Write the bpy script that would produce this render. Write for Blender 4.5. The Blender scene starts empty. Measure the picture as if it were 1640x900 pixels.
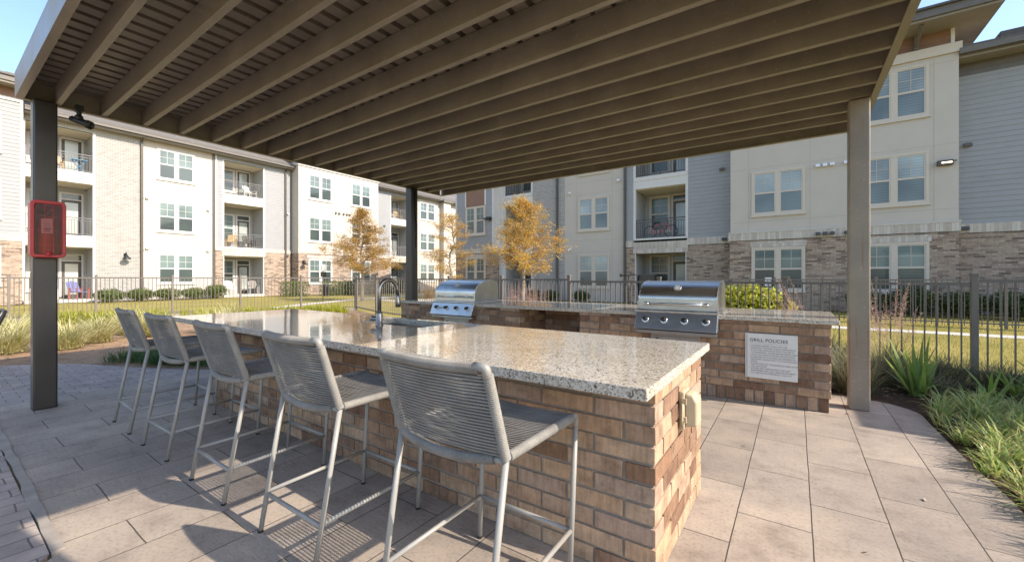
import bpy, bmesh, math, random
from mathutils import Vector, Matrix

sc = bpy.context.scene
col = sc.collection
rad = math.radians

# ------------------------------------------------------------------ camera
cam = bpy.data.cameras.new("camera")
cam_o = bpy.data.objects.new("camera", cam)
col.objects.link(cam_o)
cam_o.location = (0, 0, 1.3)
cam_o.rotation_euler = (rad(90), 0, math.atan(455 / 657))
cam.sensor_fit = 'HORIZONTAL'
cam.sensor_width = 36
cam.lens = 36 * 657 / 1640
cam.shift_y = -4.5 / 1640
cam.clip_start = 0.05
cam.clip_end = 1500
sc.camera = cam_o

# ------------------------------------------------------------------ light
SUN = Vector((1.31, 0.215, 1.0)).normalized()
world = bpy.data.worlds.new("World")
sc.world = world
world.use_nodes = True
wn = world.node_tree.nodes
sky = wn.new("ShaderNodeTexSky")
sky.sky_type = 'NISHITA'
sky.sun_disc = False
sky.sun_elevation = math.asin(SUN.z)
sky.sun_rotation = math.atan2(SUN.x, SUN.y)
sky.air_density = 1.0
sky.dust_density = 1.2
sky.ozone_density = 1.8
world.node_tree.links.new(sky.outputs[0], wn["Background"].inputs[0])
wn["Background"].inputs[1].default_value = 0.15
sl = bpy.data.lights.new("sun", 'SUN')
sl.energy = 3.15
sl.angle = rad(0.5)
sl.color = (1.0, 0.90, 0.77)
so = bpy.data.objects.new("sun", sl)
col.objects.link(so)
so.rotation_euler = SUN.to_track_quat('Z', 'Y').to_euler()
so.location = (30, 5, 40)
vs = sc.view_settings
vs.view_transform = 'Standard'
vs.look = 'None'
vs.gamma = 1
vs.use_curve_mapping = False
vs.exposure = 1.2
sc.cycles.max_bounces = 10
sc.cycles.diffuse_bounces = 6
sc.cycles.transparent_max_bounces = 12
sc.cycles.use_denoising = True

# ------------------------------------------------------------------ materials
def nt(name):
    m = bpy.data.materials.new(name)
    m.use_nodes = True
    n = m.node_tree.nodes
    return m, n, m.node_tree.links, n["Principled BSDF"]

def setp(b, rough=0.6, metal=0.0, spec=0.5, coat=0.0):
    b.inputs["Roughness"].default_value = rough
    b.inputs["Metallic"].default_value = metal
    b.inputs["Specular IOR Level"].default_value = spec
    b.inputs["Coat Weight"].default_value = coat

def node(n, t, **kw):
    x = n.new(t)
    for k, v in kw.items():
        setattr(x, k, v)
    return x

def ramp(n, stops, interp='LINEAR'):
    r = n.new("ShaderNodeValToRGB")
    r.color_ramp.interpolation = interp
    e = r.color_ramp.elements
    while len(e) < len(stops):
        e.new(0.5)
    for i, (p, c) in enumerate(stops):
        e[i].position = p
        e[i].color = (c[0], c[1], c[2], 1)
    return r

def math_n(n, l, op, a, b=None, c=None):
    m = node(n, "ShaderNodeMath", operation=op)
    for i, v in enumerate((a, b, c)):
        if v is None:
            continue
        if isinstance(v, (int, float)):
            m.inputs[i].default_value = v
        else:
            l.new(v, m.inputs[i])
    return m.outputs[0]

def mixc(n, l, fac, a, b, mode='MIX'):
    m = node(n, "ShaderNodeMix", data_type='RGBA', blend_type=mode)
    for i, v in ((0, fac), (6, a), (7, b)):
        if isinstance(v, (int, float)):
            m.inputs[i].default_value = v
        elif isinstance(v, tuple):
            m.inputs[i].default_value = (v[0], v[1], v[2], 1)
        else:
            l.new(v, m.inputs[i])
    return m.outputs[2]

def noise(n, l, scale, detail=3, vec=None, rough=0.55):
    x = n.new("ShaderNodeTexNoise")
    x.inputs["Scale"].default_value = scale
    x.inputs["Detail"].default_value = detail
    x.inputs["Roughness"].default_value = rough
    if vec is not None:
        l.new(vec, x.inputs["Vector"])
    return x

def bump(n, l, h, b, strength=0.3, dist=0.01, prev=None):
    x = n.new("ShaderNodeBump")
    x.inputs["Strength"].default_value = strength
    x.inputs["Distance"].default_value = dist
    l.new(h, x.inputs["Height"])
    if prev is not None:
        l.new(prev, x.inputs["Normal"])
    l.new(x.outputs[0], b.inputs["Normal"])
    return x.outputs[0]

def plain(name, c, rough=0.6, metal=0.0, var=0.12, scale=6, bs=0.08, bscale=60, bd=0.003, spec=0.5, coat=0.0):
    """painted / raw surface with uneven tone and a little relief"""
    m, n, l, b = nt(name)
    setp(b, rough, metal, spec, coat)
    tc = n.new("ShaderNodeNewGeometry")
    ns = noise(n, l, scale, 4, tc.outputs["Position"])
    lo = tuple(x * (1 - var) for x in c)
    hi = tuple(min(1, x * (1 + var)) for x in c)
    r = ramp(n, [(0.3, lo), (0.7, hi)])
    l.new(ns.outputs[0], r.inputs[0])
    l.new(r.outputs[0], b.inputs["Base Color"])
    n2 = noise(n, l, bscale, 3, tc.outputs["Position"])
    bump(n, l, n2.outputs[0], b, bs, bd)
    return m

def facade_uv(n, l):
    """horizontal run and height of any upright face, from where it stands"""
    g = n.new("ShaderNodeNewGeometry")
    sp = n.new("ShaderNodeSeparateXYZ"); l.new(g.outputs["Position"], sp.inputs[0])
    sn = n.new("ShaderNodeSeparateXYZ"); l.new(g.outputs["True Normal"], sn.inputs[0])
    ax = math_n(n, l, 'ABSOLUTE', sn.outputs[0])
    st = math_n(n, l, 'GREATER_THAN', ax, 0.6)
    a = math_n(n, l, 'MULTIPLY', sp.outputs[1], st)
    inv = math_n(n, l, 'SUBTRACT', 1.0, st)
    c = math_n(n, l, 'MULTIPLY', sp.outputs[0], inv)
    u = math_n(n, l, 'ADD', a, c)
    return g, u, sp.outputs[2], sp

def brick(name, cols, mortar, bw, bh, ms=0.011, u0=0.0, z0=0.0, rough=0.85, bs=0.7, streak=0.25, offset=0.5, depth=0.006):
    m, n, l, b = nt(name)
    setp(b, rough, 0, 0.25)
    g, u, z, sp = facade_uv(n, l)
    cx = n.new("ShaderNodeCombineXYZ")
    l.new(math_n(n, l, 'ADD', u, 200 + u0), cx.inputs[0])
    l.new(math_n(n, l, 'ADD', z, 40 * bh + z0), cx.inputs[1])
    br = n.new("ShaderNodeTexBrick")
    br.offset = offset
    br.inputs["Scale"].default_value = 1
    br.inputs["Color1"].default_value = (0, 0, 0, 1)
    br.inputs["Color2"].default_value = (1, 1, 1, 1)
    br.inputs["Mortar"].default_value = (0.5, 0.5, 0.5, 1)
    br.inputs["Mortar Size"].default_value = ms / 2
    br.inputs["Mortar Smooth"].default_value = 0.25
    br.inputs["Brick Width"].default_value = bw
    br.inputs["Row Height"].default_value = bh
    nd = noise(n, l, 9, 3, g.outputs["Position"])
    wob = node(n, "ShaderNodeVectorMath", operation='MULTIPLY_ADD')
    l.new(nd.outputs[1], wob.inputs[0]); wob.inputs[1].default_value = (0.006, 0.004, 0)
    l.new(cx.outputs[0], wob.inputs[2])
    l.new(wob.outputs[0], br.inputs["Vector"])
    k = len(cols)
    r = ramp(n, [((i) / k, c) for i, c in enumerate(cols)], 'CONSTANT')
    l.new(br.outputs["Color"], r.inputs[0])
    # fired streaks that run down each brick face
    mp = n.new("ShaderNodeMapping"); mp.inputs["Scale"].default_value = (13, 13, 9)
    l.new(g.outputs["Position"], mp.inputs[0])
    n1 = noise(n, l, 1.0, 6, mp.outputs[0], 0.72)
    mp2 = n.new("ShaderNodeMapping"); mp2.inputs["Scale"].default_value = (60, 60, 4)
    l.new(g.outputs["Position"], mp2.inputs[0])
    nv = noise(n, l, 1.0, 3, mp2.outputs[0], 0.6)
    rv = ramp(n, [(.35, (.86, .85, .84)), (.6, (1.05, 1.05, 1.05))]); l.new(nv.outputs[0], rv.inputs[0])
    rr = ramp(n, [(0.25, (1 - streak * 1.5,) * 3), (0.55, (1, 1, 1)), (0.8, (1 + streak, 1 + streak * .9, 1 + streak * .8))])
    l.new(n1.outputs[0], rr.inputs[0])
    c1 = mixc(n, l, 1.0, r.outputs[0], rr.outputs[0], 'MULTIPLY')
    c1 = mixc(n, l, min(1.0, streak * 2.2), c1, rv.outputs[0], 'MULTIPLY')
    n3 = noise(n, l, 140, 2, g.outputs["Position"])
    r3 = ramp(n, [(0.28, (0.62, 0.6, 0.58)), (0.4, (1, 1, 1))])
    l.new(n3.outputs[0], r3.inputs[0])
    c1 = mixc(n, l, 0.5, c1, r3.outputs[0], 'MULTIPLY')
    c2 = mixc(n, l, br.outputs["Fac"], c1, mortar)
    l.new(c2, b.inputs["Base Color"])
    inv = math_n(n, l, 'SUBTRACT', 1.0, br.outputs["Fac"])
    h = math_n(n, l, 'MULTIPLY_ADD', n3.outputs[0], 0.25, inv)
    h = math_n(n, l, 'MULTIPLY_ADD', n1.outputs[0], 0.5, h)
    bump(n, l, h, b, bs, depth)
    return m

def glass_pane(name, top, slat=0.0, rough=0.04, dark=0.6):
    """window glass over blinds or a screen: slats behind a glossy sheet"""
    m, n, l, b = nt(name)
    setp(b, 0.35, 0, 0.4, 1.0)
    b.inputs["Coat Roughness"].default_value = rough
    b.inputs["Coat IOR"].default_value = 1.45
    g, u, z, sp = facade_uv(n, l)
    nz = noise(n, l, 0.8, 2, g.outputs["Position"])
    if slat:
        w = math_n(n, l, 'FRACT', math_n(n, l, 'MULTIPLY', z, 1 / slat))
        r = ramp(n, [(0.0, tuple(x * dark for x in top)), (0.3, top), (1.0, tuple(x * 0.92 for x in top))])
        l.new(w, r.inputs[0])
        base = r.outputs[0]
    else:
        r = ramp(n, [(0.3, tuple(x * 0.7 for x in top)), (0.7, tuple(x * 1.3 for x in top))])
        l.new(nz.outputs[0], r.inputs[0])
        base = r.outputs[0]
    nv = noise(n, l, .45, 2, g.outputs["Position"]); rv = ramp(n, [(.35, (.55, .56, .58)), (.62, (1.15, 1.15, 1.15))]); l.new(nv.outputs[0], rv.inputs[0])
    base = mixc(n, l, 1.0, base, rv.outputs[0], 'MULTIPLY')
    l.new(base, b.inputs["Base Color"])
    nb = noise(n, l, 1.3, 2, g.outputs["Position"])
    x = n.new("ShaderNodeBump"); x.inputs["Strength"].default_value = 0.12; x.inputs["Distance"].default_value = 0.02
    l.new(nb.outputs[0], x.inputs["Height"]); l.new(x.outputs[0], b.inputs["Coat Normal"])
    return m

def leaf(name, cols, trans=0.4, rough=0.5, tcol=None):
    """thin foliage: each leaf its own tone, letting some light through"""
    m, n, l, b = nt(name)
    setp(b, rough, 0, 0.35)
    g = n.new("ShaderNodeNewGeometry")
    k = len(cols)
    r = ramp(n, [(i / max(1, k - 1), c) for i, c in enumerate(cols)])
    l.new(g.outputs["Random Per Island"], r.inputs[0])
    l.new(r.outputs[0], b.inputs["Base Color"])
    t = n.new("ShaderNodeBsdfTranslucent")
    if tcol:
        mx = mixc(n, l, 1.0, r.outputs[0], tcol, 'MULTIPLY')
        l.new(mx, t.inputs[0])
    else:
        l.new(r.outputs[0], t.inputs[0])
    ms = n.new("ShaderNodeMixShader"); ms.inputs[0].default_value = trans
    l.new(b.outputs[0], ms.inputs[1]); l.new(t.outputs[0], ms.inputs[2])
    l.new(ms.outputs[0], n["Material Output"].inputs[0])
    return m

M = {}
# bar and grill-wall brick
TAN = [(.42, .28, .18), (.25, .15, .095), (.40, .275, .19), (.30, .19, .125), (.45, .315, .215), (.20, .118, .078), (.40, .285, .21), (.33, .21, .135), (.44, .29, .185), (.27, .17, .115), (.38, .265, .195), (.43, .30, .20)]
M['bar_brick'] = brick('bar brick', TAN, (.215, .18, .145), .288, .0865, .012, 0.07, 0.006, streak=.42, bs=.9, depth=.009)
M['soldier_brick'] = brick('soldier brick', [(.28, .18, .11), (.17, .10, .06), (.33, .22, .14), (.24, .15, .095)], (.25, .21, .17), .084, .30, .011, 0, 0.1, offset=0.0)
M['stucco'] = plain('cream stucco', (.50, .45, .39), .9, var=.03, scale=1.5, bs=.25, bscale=140)
M['joint'] = plain('stucco joint', (.36, .31, .26), .9)
M['siding'] = plain('grey lap siding', (.30, .30, .302), .7, var=.04, scale=2, bs=.1, bscale=50)
M['white_trim'] = plain('white trim', (.60, .575, .54), .6, var=.03)
M['cream_trim'] = plain('cream trim', (.55, .48, .40), .6, var=.03)
M['brown_siding'] = plain('brown fibre siding', (.235, .13, .085), .65, var=.1, scale=5)
M['dark_trim'] = plain('dark bronze trim', (.075, .064, .056), .5, var=.1)
M['fascia'] = plain('taupe fascia', (.13, .112, .096), .5, var=.08)
M['soffit'] = plain('taupe soffit', (.26, .225, .19), .7, var=.06)
M['grey_wall'] = plain('balcony wall', (.36, .355, .34), .8, var=.04)
M['balcony_ceiling'] = plain('balcony ceiling', (.62, .55, .42), .8, var=.03)
M['white_brick'] = brick('white brick', [(.42, .40, .37), (.44, .42, .39), (.385, .365, .335), (.43, .41, .38), (.45, .43, .40)], (.25, .235, .215), .22, .08, .018, bs=.9, streak=.06, depth=.012)
M['house_brick'] = brick('house brick', [(.38, .28, .205), (.43, .325, .245), (.24, .17, .125), (.40, .30, .225), (.34, .25, .185), (.45, .35, .27), (.18, .125, .095), (.37, .275, .205), (.42, .325, .25), (.29, .21, .16)], (.37, .33, .285), .30, .075, .012, bs=.6, streak=.3, depth=.008)
M['band_brick'] = brick('band brick', [(.50, .45, .39), (.58, .53, .46), (.46, .40, .34), (.55, .50, .43)], (.42, .38, .33), .10, .5, .012, 0, .2, offset=0, bs=.6, streak=.1, depth=.008)
M['shingle'] = brick('shingle', [(.16, .145, .13), (.22, .20, .18), (.19, .17, .15), (.25, .225, .20)], (.07, .065, .06), .3, .09, .01, bs=.8, streak=.2, depth=.02)
M['pane_upper'] = glass_pane('window glass over blinds', (.15, .205, .195), .10, dark=.6)
M['pane_lower'] = glass_pane('window glass over screen', (.06, .085, .078), .10, dark=.6)
M['pane_upper_right'] = glass_pane('shaded window glass over blinds', (.36, .42, .42), .10, dark=.5)
M['pane_lower_right'] = glass_pane('shaded window glass over screen', (.15, .19, .195), .10, dark=.55)
M['pane_dark'] = glass_pane('dark glass', (.05, .06, .06))
M['pane_door'] = glass_pane('door glass with blind', (.42, .45, .42), .03, dark=.85)
M['railing'] = plain('sunlit railing paint', (.15, .145, .14), .45, var=.06)  # one railing paint in two tones; this copy is lightened for the sun
M['railing_right'] = plain('shaded railing paint', (.06, .058, .055), .45, var=.06)  # darker copy of the same paint, for the shaded building
M['pipe'] = plain('downpipe bronze', (.085, .073, .063), .45, var=.08)
M['black'] = plain('black metal', (.022, .022, .023), .4, var=.15)
M['fence_paint'] = plain('fence bronze', (.165, .14, .118), .42, var=.1, scale=3)
M['white_plastic'] = plain('white plastic', (.74, .73, .70), .5, var=.03)
M['wicker'] = plain('tan wicker', (.42, .29, .15), .8, var=.2, scale=40, bs=.5)
M['blue_paint'] = plain('blue paint', (.06, .22, .38), .5)
M['red_cloth'] = plain('red cloth', (.42, .10, .08), .8)
M['blue_cloth'] = plain('blue cloth', (.17, .18, .36), .8)
M['pink_paint'] = plain('pink paint', (.62, .12, .17), .4)
M['cushion'] = plain('cushion', (.62, .45, .30), .9)

def steel_weather(name, c, rust):
    """bronze painted steel, dusty in patches and rusting along its lower runs"""
    m, n, l, b = nt(name)
    setp(b, .46, .0, .6)
    g = n.new("ShaderNodeNewGeometry")
    n1 = noise(n, l, 2.2, 5, g.outputs["Position"], .6)
    r1 = ramp(n, [(.30, tuple(x * .8 for x in c)), (.52, c), (.72, tuple(x * 1.22 for x in c))])
    l.new(n1.outputs[0], r1.inputs[0])
    mp = n.new("ShaderNodeMapping"); mp.inputs["Scale"].default_value = (22, 22, 1.2)
    l.new(g.outputs["Position"], mp.inputs[0])
    n2 = noise(n, l, 1.0, 4, mp.outputs[0], .6)
    r2 = ramp(n, [(.60, (0, 0, 0)), (.74, (1, 1, 1))])
    l.new(n2.outputs[0], r2.inputs[0])
    f = math_n(n, l, 'MULTIPLY', r2.outputs[0], rust)
    cc = mixc(n, l, f, r1.outputs[0], (.20, .10, .04))
    n3 = noise(n, l, 45, 4, g.outputs["Position"])
    r3 = ramp(n, [(.64, (0, 0, 0)), (.70, (1, 1, 1))]); l.new(n3.outputs[0], r3.inputs[0])
    f3 = math_n(n, l, 'MULTIPLY', r3.outputs[0], .6)
    cc = mixc(n, l, f3, cc, tuple(min(1, x * 1.7) for x in c))
    l.new(cc, b.inputs["Base Color"])
    rr = ramp(n, [(.3, (.28,) * 3), (.7, (.46,) * 3)]); l.new(n1.outputs[0], rr.inputs[0])
    l.new(rr.outputs[0], b.inputs["Roughness"])
    bump(n, l, n3.outputs[0], b, .12, .002)
    return m
M['joist_steel'] = steel_weather('pergola joist steel', (.25, .215, .165), .25)
M['deck_steel'] = steel_weather('pergola roof steel', (.20, .165, .13), .4)
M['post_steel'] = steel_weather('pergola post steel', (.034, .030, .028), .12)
M['post_tan'] = steel_weather('tan post steel', (.25, .21, .165), .9)  # paler tan steel with more rust than the other posts

def granite():
    m, n, l, b = nt('speckled granite')
    setp(b, .12, 0, .5, .35)
    b.inputs["Coat Roughness"].default_value = .03
    g = n.new("ShaderNodeNewGeometry")
    wn_ = noise(n, l, 30, 3, g.outputs["Position"])
    wv = node(n, "ShaderNodeVectorMath", operation='MULTIPLY_ADD')
    l.new(wn_.outputs[1], wv.inputs[0]); wv.inputs[1].default_value = (.02, .02, .02); l.new(g.outputs["Position"], wv.inputs[2])
    v = n.new("ShaderNodeTexVoronoi"); v.inputs["Scale"].default_value = 150; v.inputs["Randomness"].default_value = 1
    l.new(wv.outputs[0], v.inputs["Vector"])
    sx = n.new("ShaderNodeSeparateColor"); l.new(v.outputs["Color"], sx.inputs[0])
    r = ramp(n, [(0, (.16, .135, .11)), (.10, (.38, .34, .29)), (.24, (.57, .53, .47)), (.5, (.64, .60, .54)), (.72, (.52, .45, .36)), (.86, (.68, .65, .61))], 'CONSTANT')
    l.new(sx.outputs[0], r.inputs[0])
    n2 = noise(n, l, 85, 4, g.outputs["Position"], .75)
    r2 = ramp(n, [(.35, (.06, .053, .047)), (.43, (1, 1, 1))]); l.new(n2.outputs[0], r2.inputs[0])
    c = mixc(n, l, .85, r.outputs[0], r2.outputs[0], 'MULTIPLY')
    n3 = noise(n, l, 5, 3, g.outputs["Position"])
    r3 = ramp(n, [(.3, (.88, .83, .74)), (.7, (1.04, 1.02, 1.0))]); l.new(n3.outputs[0], r3.inputs[0])
    c = mixc(n, l, 1, c, r3.outputs[0], 'MULTIPLY')
    l.new(c, b.inputs["Base Color"])
    # polished on top, rock-hewn on the sides
    sn = n.new("ShaderNodeSeparateXYZ"); l.new(g.outputs["Normal"], sn.inputs[0])
    side = math_n(n, l, 'LESS_THAN', sn.outputs[2], .6)
    rg = math_n(n, l, 'MULTIPLY_ADD', side, .4, .10); l.new(rg, b.inputs["Roughness"])
    ct = math_n(n, l, 'MULTIPLY_ADD', side, -.4, .45); l.new(ct, b.inputs["Coat Weight"])
    h = math_n(n, l, 'MULTIPLY', n2.outputs[0], side)
    bump(n, l, h, b, .5, .01)
    return m
M['granite'] = granite()

def stainless(name, c=(.66, .65, .63), rough=.30, brush=(2, 90, 90)):
    m, n, l, b = nt(name)
    setp(b, rough, 1.0)
    g = n.new("ShaderNodeNewGeometry")
    mp = n.new("ShaderNodeMapping"); mp.inputs["Scale"].default_value = brush
    l.new(g.outputs["Position"], mp.inputs[0])
    n1 = noise(n, l, 3.0, 4, mp.outputs[0], .7)
    n2 = noise(n, l, 7, 4, g.outputs["Position"], .65)
    r = ramp(n, [(.3, tuple(x * .82 for x in c)), (.7, c)]); l.new(n2.outputs[0], r.inputs[0])
    l.new(r.outputs[0], b.inputs["Base Color"])
    rr = math_n(n, l, 'MULTIPLY_ADD', n1.outputs[0], .10, rough - .03)
    l.new(rr, b.inputs["Roughness"])
    bump(n, l, n1.outputs[0], b, .02, .001)
    return m
M['stainless'] = stainless('brushed stainless')
M['stainless_dull'] = stainless('dull stainless', (.42, .41, .39), .38)
M['chrome'] = stainless('chrome', (.75, .74, .72), .12)
M['faucet_steel'] = stainless('faucet steel', (.34, .32, .30), .3)
M['sink_steel'] = stainless('sink steel', (.36, .40, .45), .3)

def concrete_planks():
    """stamped concrete: long planks with tooled joints and drag texture"""
    m, n, l, b = nt('stamped concrete')
    setp(b, .78, 0, .35)
    g = n.new("ShaderNodeNewGeometry")
    sp = n.new("ShaderNodeSeparateXYZ"); l.new(g.outputs["Position"], sp.inputs[0])
    nd = noise(n, l, 2.5, 4, g.outputs["Position"])
    cx = n.new("ShaderNodeCombineXYZ")
    l.new(math_n(n, l, 'ADD', sp.outputs[1], .654 * 30 - 2.607), cx.inputs[0])
    l.new(math_n(n, l, 'ADD', sp.outputs[0], .337 * 60 - .073), cx.inputs[1])
    wob = node(n, "ShaderNodeVectorMath", operation='MULTIPLY_ADD')
    l.new(nd.outputs[1], wob.inputs[0]); wob.inputs[1].default_value = (.02, .012, 0); l.new(cx.outputs[0], wob.inputs[2])
    br = n.new("ShaderNodeTexBrick"); br.offset = .5
    br.inputs["Scale"].default_value = 1
    br.inputs["Color1"].default_value = (0, 0, 0, 1); br.inputs["Color2"].default_value = (1, 1, 1, 1)
    br.inputs["Mortar Size"].default_value = .004; br.inputs["Mortar Smooth"].default_value = .5
    br.inputs["Brick Width"].default_value = .654; br.inputs["Row Height"].default_value = .337
    l.new(wob.outputs[0], br.inputs["Vector"])
    r = ramp(n, [(0, (.30, .255, .215)), (.5, (.335, .285, .24)), (1, (.365, .312, .265))]); l.new(br.outputs["Color"], r.inputs[0])
    n1 = noise(n, l, 3.5, 6, g.outputs["Position"], .65)
    r1 = ramp(n, [(.26, (.66, .63, .61)), (.48, (1, 1, 1)), (.75, (1.2, 1.17, 1.13))]); l.new(n1.outputs[0], r1.inputs[0])
    c = mixc(n, l, 1, r.outputs[0], r1.outputs[0], 'MULTIPLY')
    n5 = noise(n, l, .7, 4, g.outputs["Position"], .6)
    r5 = ramp(n, [(.33, (.78, .77, .78)), (.6, (1.08, 1.05, 1.0))]); l.new(n5.outputs[0], r5.inputs[0])
    c = mixc(n, l, 1, c, r5.outputs[0], 'MULTIPLY')
    n4 = noise(n, l, 55, 3, g.outputs["Position"], .7)
    r4 = ramp(n, [(.28, (.60, .57, .55)), (.46, (1, 1, 1)), (.7, (1.12, 1.1, 1.08))]); l.new(n4.outputs[0], r4.inputs[0])
    c = mixc(n, l, .8, c, r4.outputs[0], 'MULTIPLY')
    c = mixc(n, l, br.outputs["Fac"], c, (.085, .068, .055))
    l.new(c, b.inputs["Base Color"])
    # slate-like drag marks across the planks
    mp = n.new("ShaderNodeMapping"); mp.inputs["Scale"].default_value = (3, 16, 1); mp.inputs["Rotation"].default_value = (0, 0, .5)
    l.new(g.outputs["Position"], mp.inputs[0])
    n2 = noise(n, l, 1.6, 6, mp.outputs[0], .7)
    h = math_n(n, l, 'MULTIPLY_ADD', br.outputs["Fac"], -1.3, n2.outputs[0])
    h = math_n(n, l, 'MULTIPLY_ADD', n4.outputs[0], .25, h)
    bump(n, l, h, b, .55, .012)
    return m
M['planks'] = concrete_planks()

def small_pavers():
    m, n, l, b = nt('small pavers')
    setp(b, .8, 0, .3)
    g = n.new("ShaderNodeNewGeometry")
    sp = n.new("ShaderNodeSeparateXYZ"); l.new(g.outputs["Position"], sp.inputs[0])
    cx = n.new("ShaderNodeCombineXYZ")
    l.new(math_n(n, l, 'ADD', sp.outputs[1], 40), cx.inputs[0]); l.new(math_n(n, l, 'ADD', sp.outputs[0], 60), cx.inputs[1])
    nd = noise(n, l, 6, 3, g.outputs["Position"])
    wob = node(n, "ShaderNodeVectorMath", operation='MULTIPLY_ADD')
    l.new(nd.outputs[1], wob.inputs[0]); wob.inputs[1].default_value = (.02, .015, 0); l.new(cx.outputs[0], wob.inputs[2])
    br = n.new("ShaderNodeTexBrick"); br.offset = .5
    br.inputs["Scale"].default_value = 1
    br.inputs["Color1"].default_value = (0, 0, 0, 1); br.inputs["Color2"].default_value = (1, 1, 1, 1)
    br.inputs["Mortar Size"].default_value = .005; br.inputs["Mortar Smooth"].default_value = .4
    br.inputs["Brick Width"].default_value = .21; br.inputs["Row Height"].default_value = .135
    l.new(wob.outputs[0], br.inputs["Vector"])
    r = ramp(n, [(0, (.33, .28, .25)), (.4, (.40, .335, .29)), (.7, (.365, .30, .275)), (1, (.44, .365, .31))]); l.new(br.outputs["Color"], r.inputs[0])
    n1 = noise(n, l, 5, 5, g.outputs["Position"], .65)
    r1 = ramp(n, [(.3, (.75, .73, .72)), (.7, (1.12, 1.1, 1.08))]); l.new(n1.outputs[0], r1.inputs[0])
    c = mixc(n, l, 1, r.outputs[0], r1.outputs[0], 'MULTIPLY')
    c = mixc(n, l, br.outputs["Fac"], c, (.15, .125, .11))
    l.new(c, b.inputs["Base Color"])
    n4 = noise(n, l, 40, 3, g.outputs["Position"])
    h = math_n(n, l, 'MULTIPLY_ADD', br.outputs["Fac"], -1.0, n4.outputs[0])
    bump(n, l, h, b, .5, .008)
    return m
M['pavers'] = small_pavers()
M['concrete'] = plain('pale concrete', (.52, .48, .42), .85, var=.12, scale=3, bs=.3, bscale=40)

def ground_mat(name, stops, scale, fine, bs=.6, bd=.03):
    m, n, l, b = nt(name)
    setp(b, .95, 0, .1)
    g = n.new("ShaderNodeNewGeometry")
    n1 = noise(n, l, scale, 6, g.outputs["Position"], .65)
    n2 = noise(n, l, fine, 4, g.outputs["Position"], .75)
    f = math_n(n, l, 'ADD', math_n(n, l, 'MULTIPLY', n1.outputs[0], .5), math_n(n, l, 'MULTIPLY', n2.outputs[0], .5))
    r = ramp(n, stops); l.new(f, r.inputs[0])
    l.new(r.outputs[0], b.inputs["Base Color"])
    bump(n, l, n2.outputs[0], b, bs, bd)
    return m
M['lawn'] = ground_mat('dormant lawn', [(.32, (.15, .135, .035)), (.46, (.26, .225, .06)), (.56, (.33, .27, .085)), (.68, (.42, .345, .14))], .5, 26)
M['mulch'] = ground_mat('brown mulch', [(.32, (.14, .088, .056)), (.5, (.36, .24, .155)), (.68, (.50, .35, .235))], 2, 34, .9, .03)
M['dark_mulch'] = ground_mat('dark mulch', [(.32, (.028, .019, .014)), (.5, (.075, .05, .036)), (.70, (.20, .14, .095))], 2, 38, .9, .03)
M['kerb'] = plain('mow kerb', (.30, .26, .22), .9, var=.2, scale=8, bs=.4)

# rope and stools
def rope_mat():
    m, n, l, b = nt('grey rope')
    setp(b, .85, 0, .2)
    g = n.new("ShaderNodeNewGeometry")
    n1 = noise(n, l, 9, 3, g.outputs["Position"])
    r = ramp(n, [(.3, (.225, .21, .19)), (.7, (.315, .295, .265))]); l.new(n1.outputs[0], r.inputs[0])
    v = noise(n, l, 420, 2, g.outputs["Position"])
    r2 = ramp(n, [(.35, (.62, .62, .62)), (.55, (1, 1, 1))]); l.new(v.outputs[0], r2.inputs[0])
    c = mixc(n, l, .7, r.outputs[0], r2.outputs[0], 'MULTIPLY')
    l.new(c, b.inputs["Base Color"])
    bump(n, l, v.outputs[0], b, .5, .002)
    return m
M['rope'] = rope_mat()
M['stool_paint'] = plain('taupe powder coat', (.29, .275, .25), .42, var=.05, scale=9, bs=.05, bscale=300, bd=.001)

# red cabinet
M['red_plastic'] = plain('red plastic', (.42, .022, .028), .38, var=.1)
M['red_dark'] = plain('dark red plastic', (.16, .012, .018), .45, var=.1)
M['red_gloss'] = plain('extinguisher red', (.48, .015, .02), .25, var=.05)
M['paper'] = plain('paper tag', (.72, .70, .66), .7, var=.03)
M['brass'] = plain('brass', (.45, .31, .08), .35, .8)
M['tan_plastic'] = plain('tan plastic', (.46, .385, .26), .45, var=.06)
M['sign_white'] = plain('sign white', (.72, .70, .665), .4, var=.02)
M['sign_text'] = plain('sign lettering', (.13, .12, .115), .6, var=.02)
M['sign_small'] = plain('sign small lettering', (.24, .22, .21), .6, var=.02)
def clear_mat():
    m, n, l, b = nt('clear cover')
    g = n.new("ShaderNodeBsdfTransparent"); g.inputs[0].default_value = (.80, .60, .60, 1)
    gl = n.new("ShaderNodeBsdfGlossy"); gl.inputs["Roughness"].default_value = .08
    ms = n.new("ShaderNodeMixShader"); ms.inputs[0].default_value = .010
    l.new(g.outputs[0], ms.inputs[1]); l.new(gl.outputs[0], ms.inputs[2])
    l.new(ms.outputs[0], n["Material Output"].inputs[0])
    return m
M['clear'] = clear_mat()
def lamp_mat():
    m, n, l, b = nt('lit lamp strip')
    b.inputs["Emission Color"].default_value = (1, .78, .45, 1)
    b.inputs["Emission Strength"].default_value = 2.5
    return m
M['lamp'] = lamp_mat()

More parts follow.
